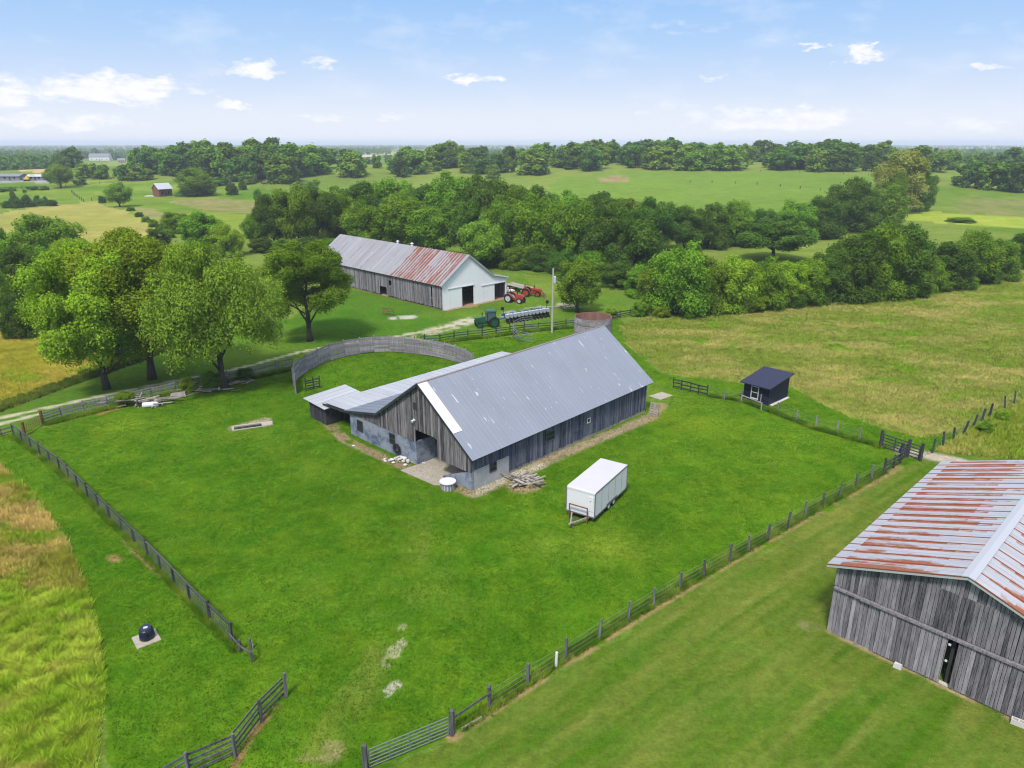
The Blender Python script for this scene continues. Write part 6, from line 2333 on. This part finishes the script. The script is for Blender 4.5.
# hedgerow along the meadow
row([('olive', 652, 312, 264, 34), ('bush_mid', 675, 314, 240, 62), ('bush_mid', 704, 312, 252, 54), ('bush_lime', 730, 310, 253, 54), ('bush_mid', 757, 308, 256, 52), ('bush_lime', 783, 306, 258, 46), ('bush_mid', 806, 304, 260, 46),
     ('bush_dark', 828, 302, 250, 44), ('bush_dark', 850, 300, 236, 54), ('bush_mid', 872, 298, 232, 54), ('bush_dark', 898, 296, 230, 62), ('bush_mid', 924, 291, 258, 40), ('bush_dark', 946, 287, 245, 50), ('bush_mid', 968, 283, 236, 50),
     ('bush_mid', 992, 279, 240, 46), ('bush_dark', 1018, 268, 236, 36), ('bush_mid', 1046, 262, 232, 40)],
    '{tone} hedgerow tree along the tan meadow, {n} from the left', 'hedgerow along the tan meadow')
row([('bush_mid', 690, 316, 300, 26), ('bush_lime', 612, 317, 306, 14), ('bush_mid', 640, 316, 302, 18), ('bush_lime', 660, 317, 304, 20), ('bush_mid', 905, 297, 284, 24), ('bush_mid', 938, 291, 278, 26)],
    '{tone} low shrub at the foot of the hedgerow, {n} from the left', 'low shrubs under the hedgerow')
# middle tree line up the valley
row([('tall_dark', 655, 250, 196, 50), ('tall_dark', 684, 250, 206, 46), ('bush_dark', 708, 248, 206, 44), ('bush_mid', 735, 246, 206, 44), ('bush_dark', 760, 242, 210, 34),
     ('bush_mid', 795, 240, 200, 44), ('bush_dark', 818, 238, 198, 48), ('bush_dark', 848, 232, 182, 54), ('bush_mid', 876, 226, 184, 52)],
    '{tone} tree of the line climbing the right hill, {n} from the left', 'tree line climbing to the right hill')
tree('oak', 772, 261, 220, 76, 'wide dark oak with a visible trunk alone in front of the middle tree line')
tree('pale', 897, 212, 153, 48, 'tall pale yellow green tree at the top end of the middle tree line')
tree('bush_dark', 919, 211, 168, 30, 'dark tree right beside the tall pale yellow green tree')
tree('near_mid', 892, 214, 172, 30, 'mid green tree left beside the tall pale yellow green tree')
tree('bush_lime', 835, 301, 297, 18, 'low lime shrub in the pale gap of the hill field', name='bush', cat='bush')
tree('bush_mid', 960, 222, 217, 26, 'low green shrub strip on the lit patch of the hill field', name='bush', cat='bush')
for px, py in ((888, 398), (905, 402), (935, 410), (1000, 412)):
    pass
tree('bush_lime', 1001, 420, 408, 14, 'small lime bush growing against the row of dark old posts', name='bush', cat='bush')
tree('bush_mid', 985, 432, 424, 16, 'grey green bush leaning on the dark old posts', name='bush', cat='bush')
# far right hedges and woods seen as single trees
row([('far_dark', 962, 186, 167, 22), ('far_dark', 975, 188, 164, 26), ('far_mid', 990, 190, 163, 28), ('far_dark', 1006, 191, 162, 28), ('far_dark', 1022, 193, 160, 30)],
    '{tone} tree of the far right edge clump, {n} from the left', 'dark clump at the right edge')

row([('bush_mid', 131, 211, 206, 8), ('bush_dark', 139, 217, 212, 9), ('bush_mid', 146, 222, 216, 9), ('bush_mid', 154, 227, 220, 11), ('bush_dark', 161, 232, 224, 12), ('bush_mid', 169, 238, 229, 12)],
    '{tone} low hedge shrub right of the dome field, {n} from the left', 'low hedge right of the dome field')
row([('far_dark', 2, 192, 188, 9), ('far_mid', 12, 191, 187, 9), ('far_dark', 33, 190, 186, 10), ('far_mid', 44, 190, 186, 9), ('far_dark', 80, 185, 178, 12), ('far_mid', 215, 186, 177, 16), ('far_dark', 226, 185, 178, 12), ('far_mid', 248, 184, 175, 15), ('far_olive', 300, 192, 182, 14), ('far_mid', 312, 193, 180, 18)],
    '{tone} low pasture shrub at far left, {n} from the left', 'low shrubs over the far left pastures')
row([('bush_mid', 822, 301, 282, 30), ('bush_lime', 880, 299, 280, 34), ('bush_mid', 914, 296, 276, 32), ('bush_mid', 700, 314, 290, 34), ('bush_lime', 748, 311, 288, 32), ('bush_dark', 790, 306, 284, 34), ('bush_mid', 960, 287, 272, 30), ('bush_dark', 985, 282, 266, 30)],
    '{tone} bush filling the hedgerow foot, {n} from the left', 'bushes filling the hedgerow foot')

row([('bush_dark', 262, 252, 238, 26), ('bush_mid', 284, 252, 240, 26), ('bush_dark', 306, 252, 238, 30), ('bush_mid', 328, 251, 238, 28)],
    '{tone} understorey bush left of the white barn, {n} from the left', 'understorey left of the white barn')
row([('bush_dark', 492, 266, 246, 30), ('bush_mid', 516, 268, 246, 34), ('bush_dark', 540, 270, 246, 36), ('bush_dark', 566, 274, 250, 38), ('bush_mid', 592, 279, 254, 38), ('bush_dark', 618, 287, 262, 38), ('bush_mid', 640, 296, 268, 34)],
    '{tone} understorey bush right of the white barn, {n} from the left', 'understorey right of the white barn')


def wood(n, poly, hrange, keys, label, group, wr=(0.6, 0.95)):
    A = np.array(poly, float)
    lo, hi = A.min(0), A.max(0)
    k = 0
    while k < n:
        q = RNG.uniform(lo, hi, (1, 2))
        if not inpoly(q[:, 0], q[:, 1], poly)[0]:
            continue
        p = at(q[0, 0], q[0, 1])
        h = random.uniform(*hrange)
        put_tree(random.choice(keys), p[0], p[1], p[2], h * random.uniform(*wr), h, label, group)
        k += 1


FM, FD, FO = 'far_mid', 'far_dark', 'far_olive'
wood(60, [(165, 178), (200, 176), (235, 182), (300, 183), (335, 178), (330, 168), (270, 162), (170, 160)], (12, 19), [FM, FD, FD, FM], 'tree in the dense dark wood on the left hill beyond the pasture', 'trees of the wood on the left hill', (0.9, 1.5))
wood(40, [(-10, 172), (45, 168), (60, 172), (80, 170), (82, 161), (132, 160), (140, 178), (165, 180), (170, 160), (128, 156), (120, 155), (70, 155), (-10, 155)], (9, 16), [FM, FD, FO, FD], 'tree around the far white houses on the left', 'trees around the far left houses', (0.7, 1.1))
wood(46, [(545, 173), (640, 169), (705, 171), (705, 161), (560, 161)], (9, 16), [FM, FD, FD, FO], 'tree of the far wood behind the hill field, centre right', 'far wood centre right', (0.9, 1.6))
wood(12, [(590, 164), (640, 164), (640, 158), (590, 158)], (11, 14), [FD], 'tall dark tree of the far wood crest above the hill field', 'tall trees on the far wood crest', (0.7, 1.0))
wood(60, [(700, 171), (870, 173), (905, 172), (950, 176), (955, 172), (1040, 170), (1040, 158), (700, 160)], (9, 17), [FM, FD, FD, FO], 'tree of the far wood along the right horizon', 'far wood on the right horizon', (0.9, 1.7))
wood(40, [(340, 178), (450, 178), (540, 181), (545, 163), (420, 160), (340, 165)], (8, 15), [FM, FD, FO], 'tree in the scattered far wood beyond the copse, centre', 'far wood beyond the copse', (0.8, 1.5))

row([('far_mid', 100, 179, 164, 22), ('far_dark', 123, 180, 165, 16), ('far_mid', 140, 180, 166, 24), ('far_olive', 84, 178, 163, 20)], '{tone} roadside tree below the long white far house, {n} from the left', 'roadside trees below the far white house')
AVOID = [(101, 30, 1500), (435, 22, 2600), (369, 16, 1500), (352, 8, 1600), (322, 8, 1900), (398, 8, 2600)]


def far_woods(name, label, n, rmin, rmax, mats, thr, azr=(-44, 44)):
    """a far woodland that reads as one mass: many small crowns in one object"""
    pts = np.empty((0, 2))
    while len(pts) < n:
        r = np.sqrt(RNG.uniform(rmin ** 1.2, rmax ** 1.2, 6000) ** (2 / 1.2))
        a = RNG.uniform(R(azr[0]), R(azr[1]), 6000)
        x, y = r * np.sin(a), r * np.cos(a)
        keep = fbm(x / 330, y / 210, 91, 3) > thr
        for bx, bw, br_ in AVOID:
            keep &= ~((np.abs(512 + 710 * x / (y * _c + 26 * _s) - bx) < bw) & (r < br_))
        pts = np.concatenate([pts, np.stack([x, y], -1)[keep]])
    pts = pts[:n]
    base, nb, tb, g = crown_pts(3, 14, 70, 1.0, 'bush')
    alls, tones = [], []
    for k in range(4):
        pos, nrm, tone, g = crown_pts(1000 + k, 14, 70, 1.0, 'bush')
        u = np.cross(nrm, g.normal(size=nrm.shape))
        u /= np.linalg.norm(u, axis=1)[:, None]
        w = np.cross(nrm, u)
        alls.append((pos, u, w))
        tones.append(tone)
    V_, T_ = [], []
    for x, y in pts:
        k = random.randrange(4)
        pos, u, w = alls[k]
        h = random.uniform(6, 13.5)
        rad = h * random.uniform(0.35, 0.5)
        p = pos * np.array((rad, rad, h)) + np.array((x, y, float(0)))
        s = h * 0.17
        V_.append(np.stack([p - u * s, p + w * s * 0.8, p + u * s, p - w * s * 0.8], 1))
        T_.append(np.clip(tones[k] * 0.6 + random.uniform(0, 0.4), 0, 1))
    Z = T(pts[:, 0], pts[:, 1])
    V_ = np.array(V_)
    V_[..., 2] += Z[:, None, None] - 0.3
    me = fast_mesh(name, V_.reshape(-1, 3).astype(np.float32), 4, mats, tone=np.array(T_).ravel())
    o = bpy.data.objects.new(name, me)
    COL.objects.link(o)
    tag(o, label, 'woodland', kind='stuff')


far_woods('distant_woodland', 'dark scattered woodland far off towards the horizon', 5600, 700, 2300, M['leaf_dark'], 0.49)
far_woods('distant_woodland', 'dark woodland beyond the bright hill field on the right', 900, 620, 1300, M['leaf_dark'], 0.40, (3, 44))
far_woods('distant_woodland', 'hazy woodland along the horizon line', 8000, 1800, 6500, M['leaf_mid'], 0.48)


# ------------------------------------------------------------------ the haze
def haze():
    m = bpy.data.materials.new('haze_air')
    m.use_nodes = True
    nt = m.node_tree
    nt.nodes.clear()
    out = node(nt, 'ShaderNodeOutputMaterial')
    v = node(nt, 'ShaderNodeVolumePrincipled', {'Color': (0.80, 0.88, 1.0, 1), 'Density': HAZE_DENSITY, 'Anisotropy': 0.0})
    nt.links.new(v.outputs[0], out.inputs['Volume'])
    b = MB()
    b.box(-14500, 14500, -14500, 14500, -6, 48)
    o = b.build('haze', m)
    tag(o, 'thin summer haze in the air over the farmland', 'haze', kind='stuff')
    o.display_type = 'WIRE'


HAZE_DENSITY = 0.00019
haze()
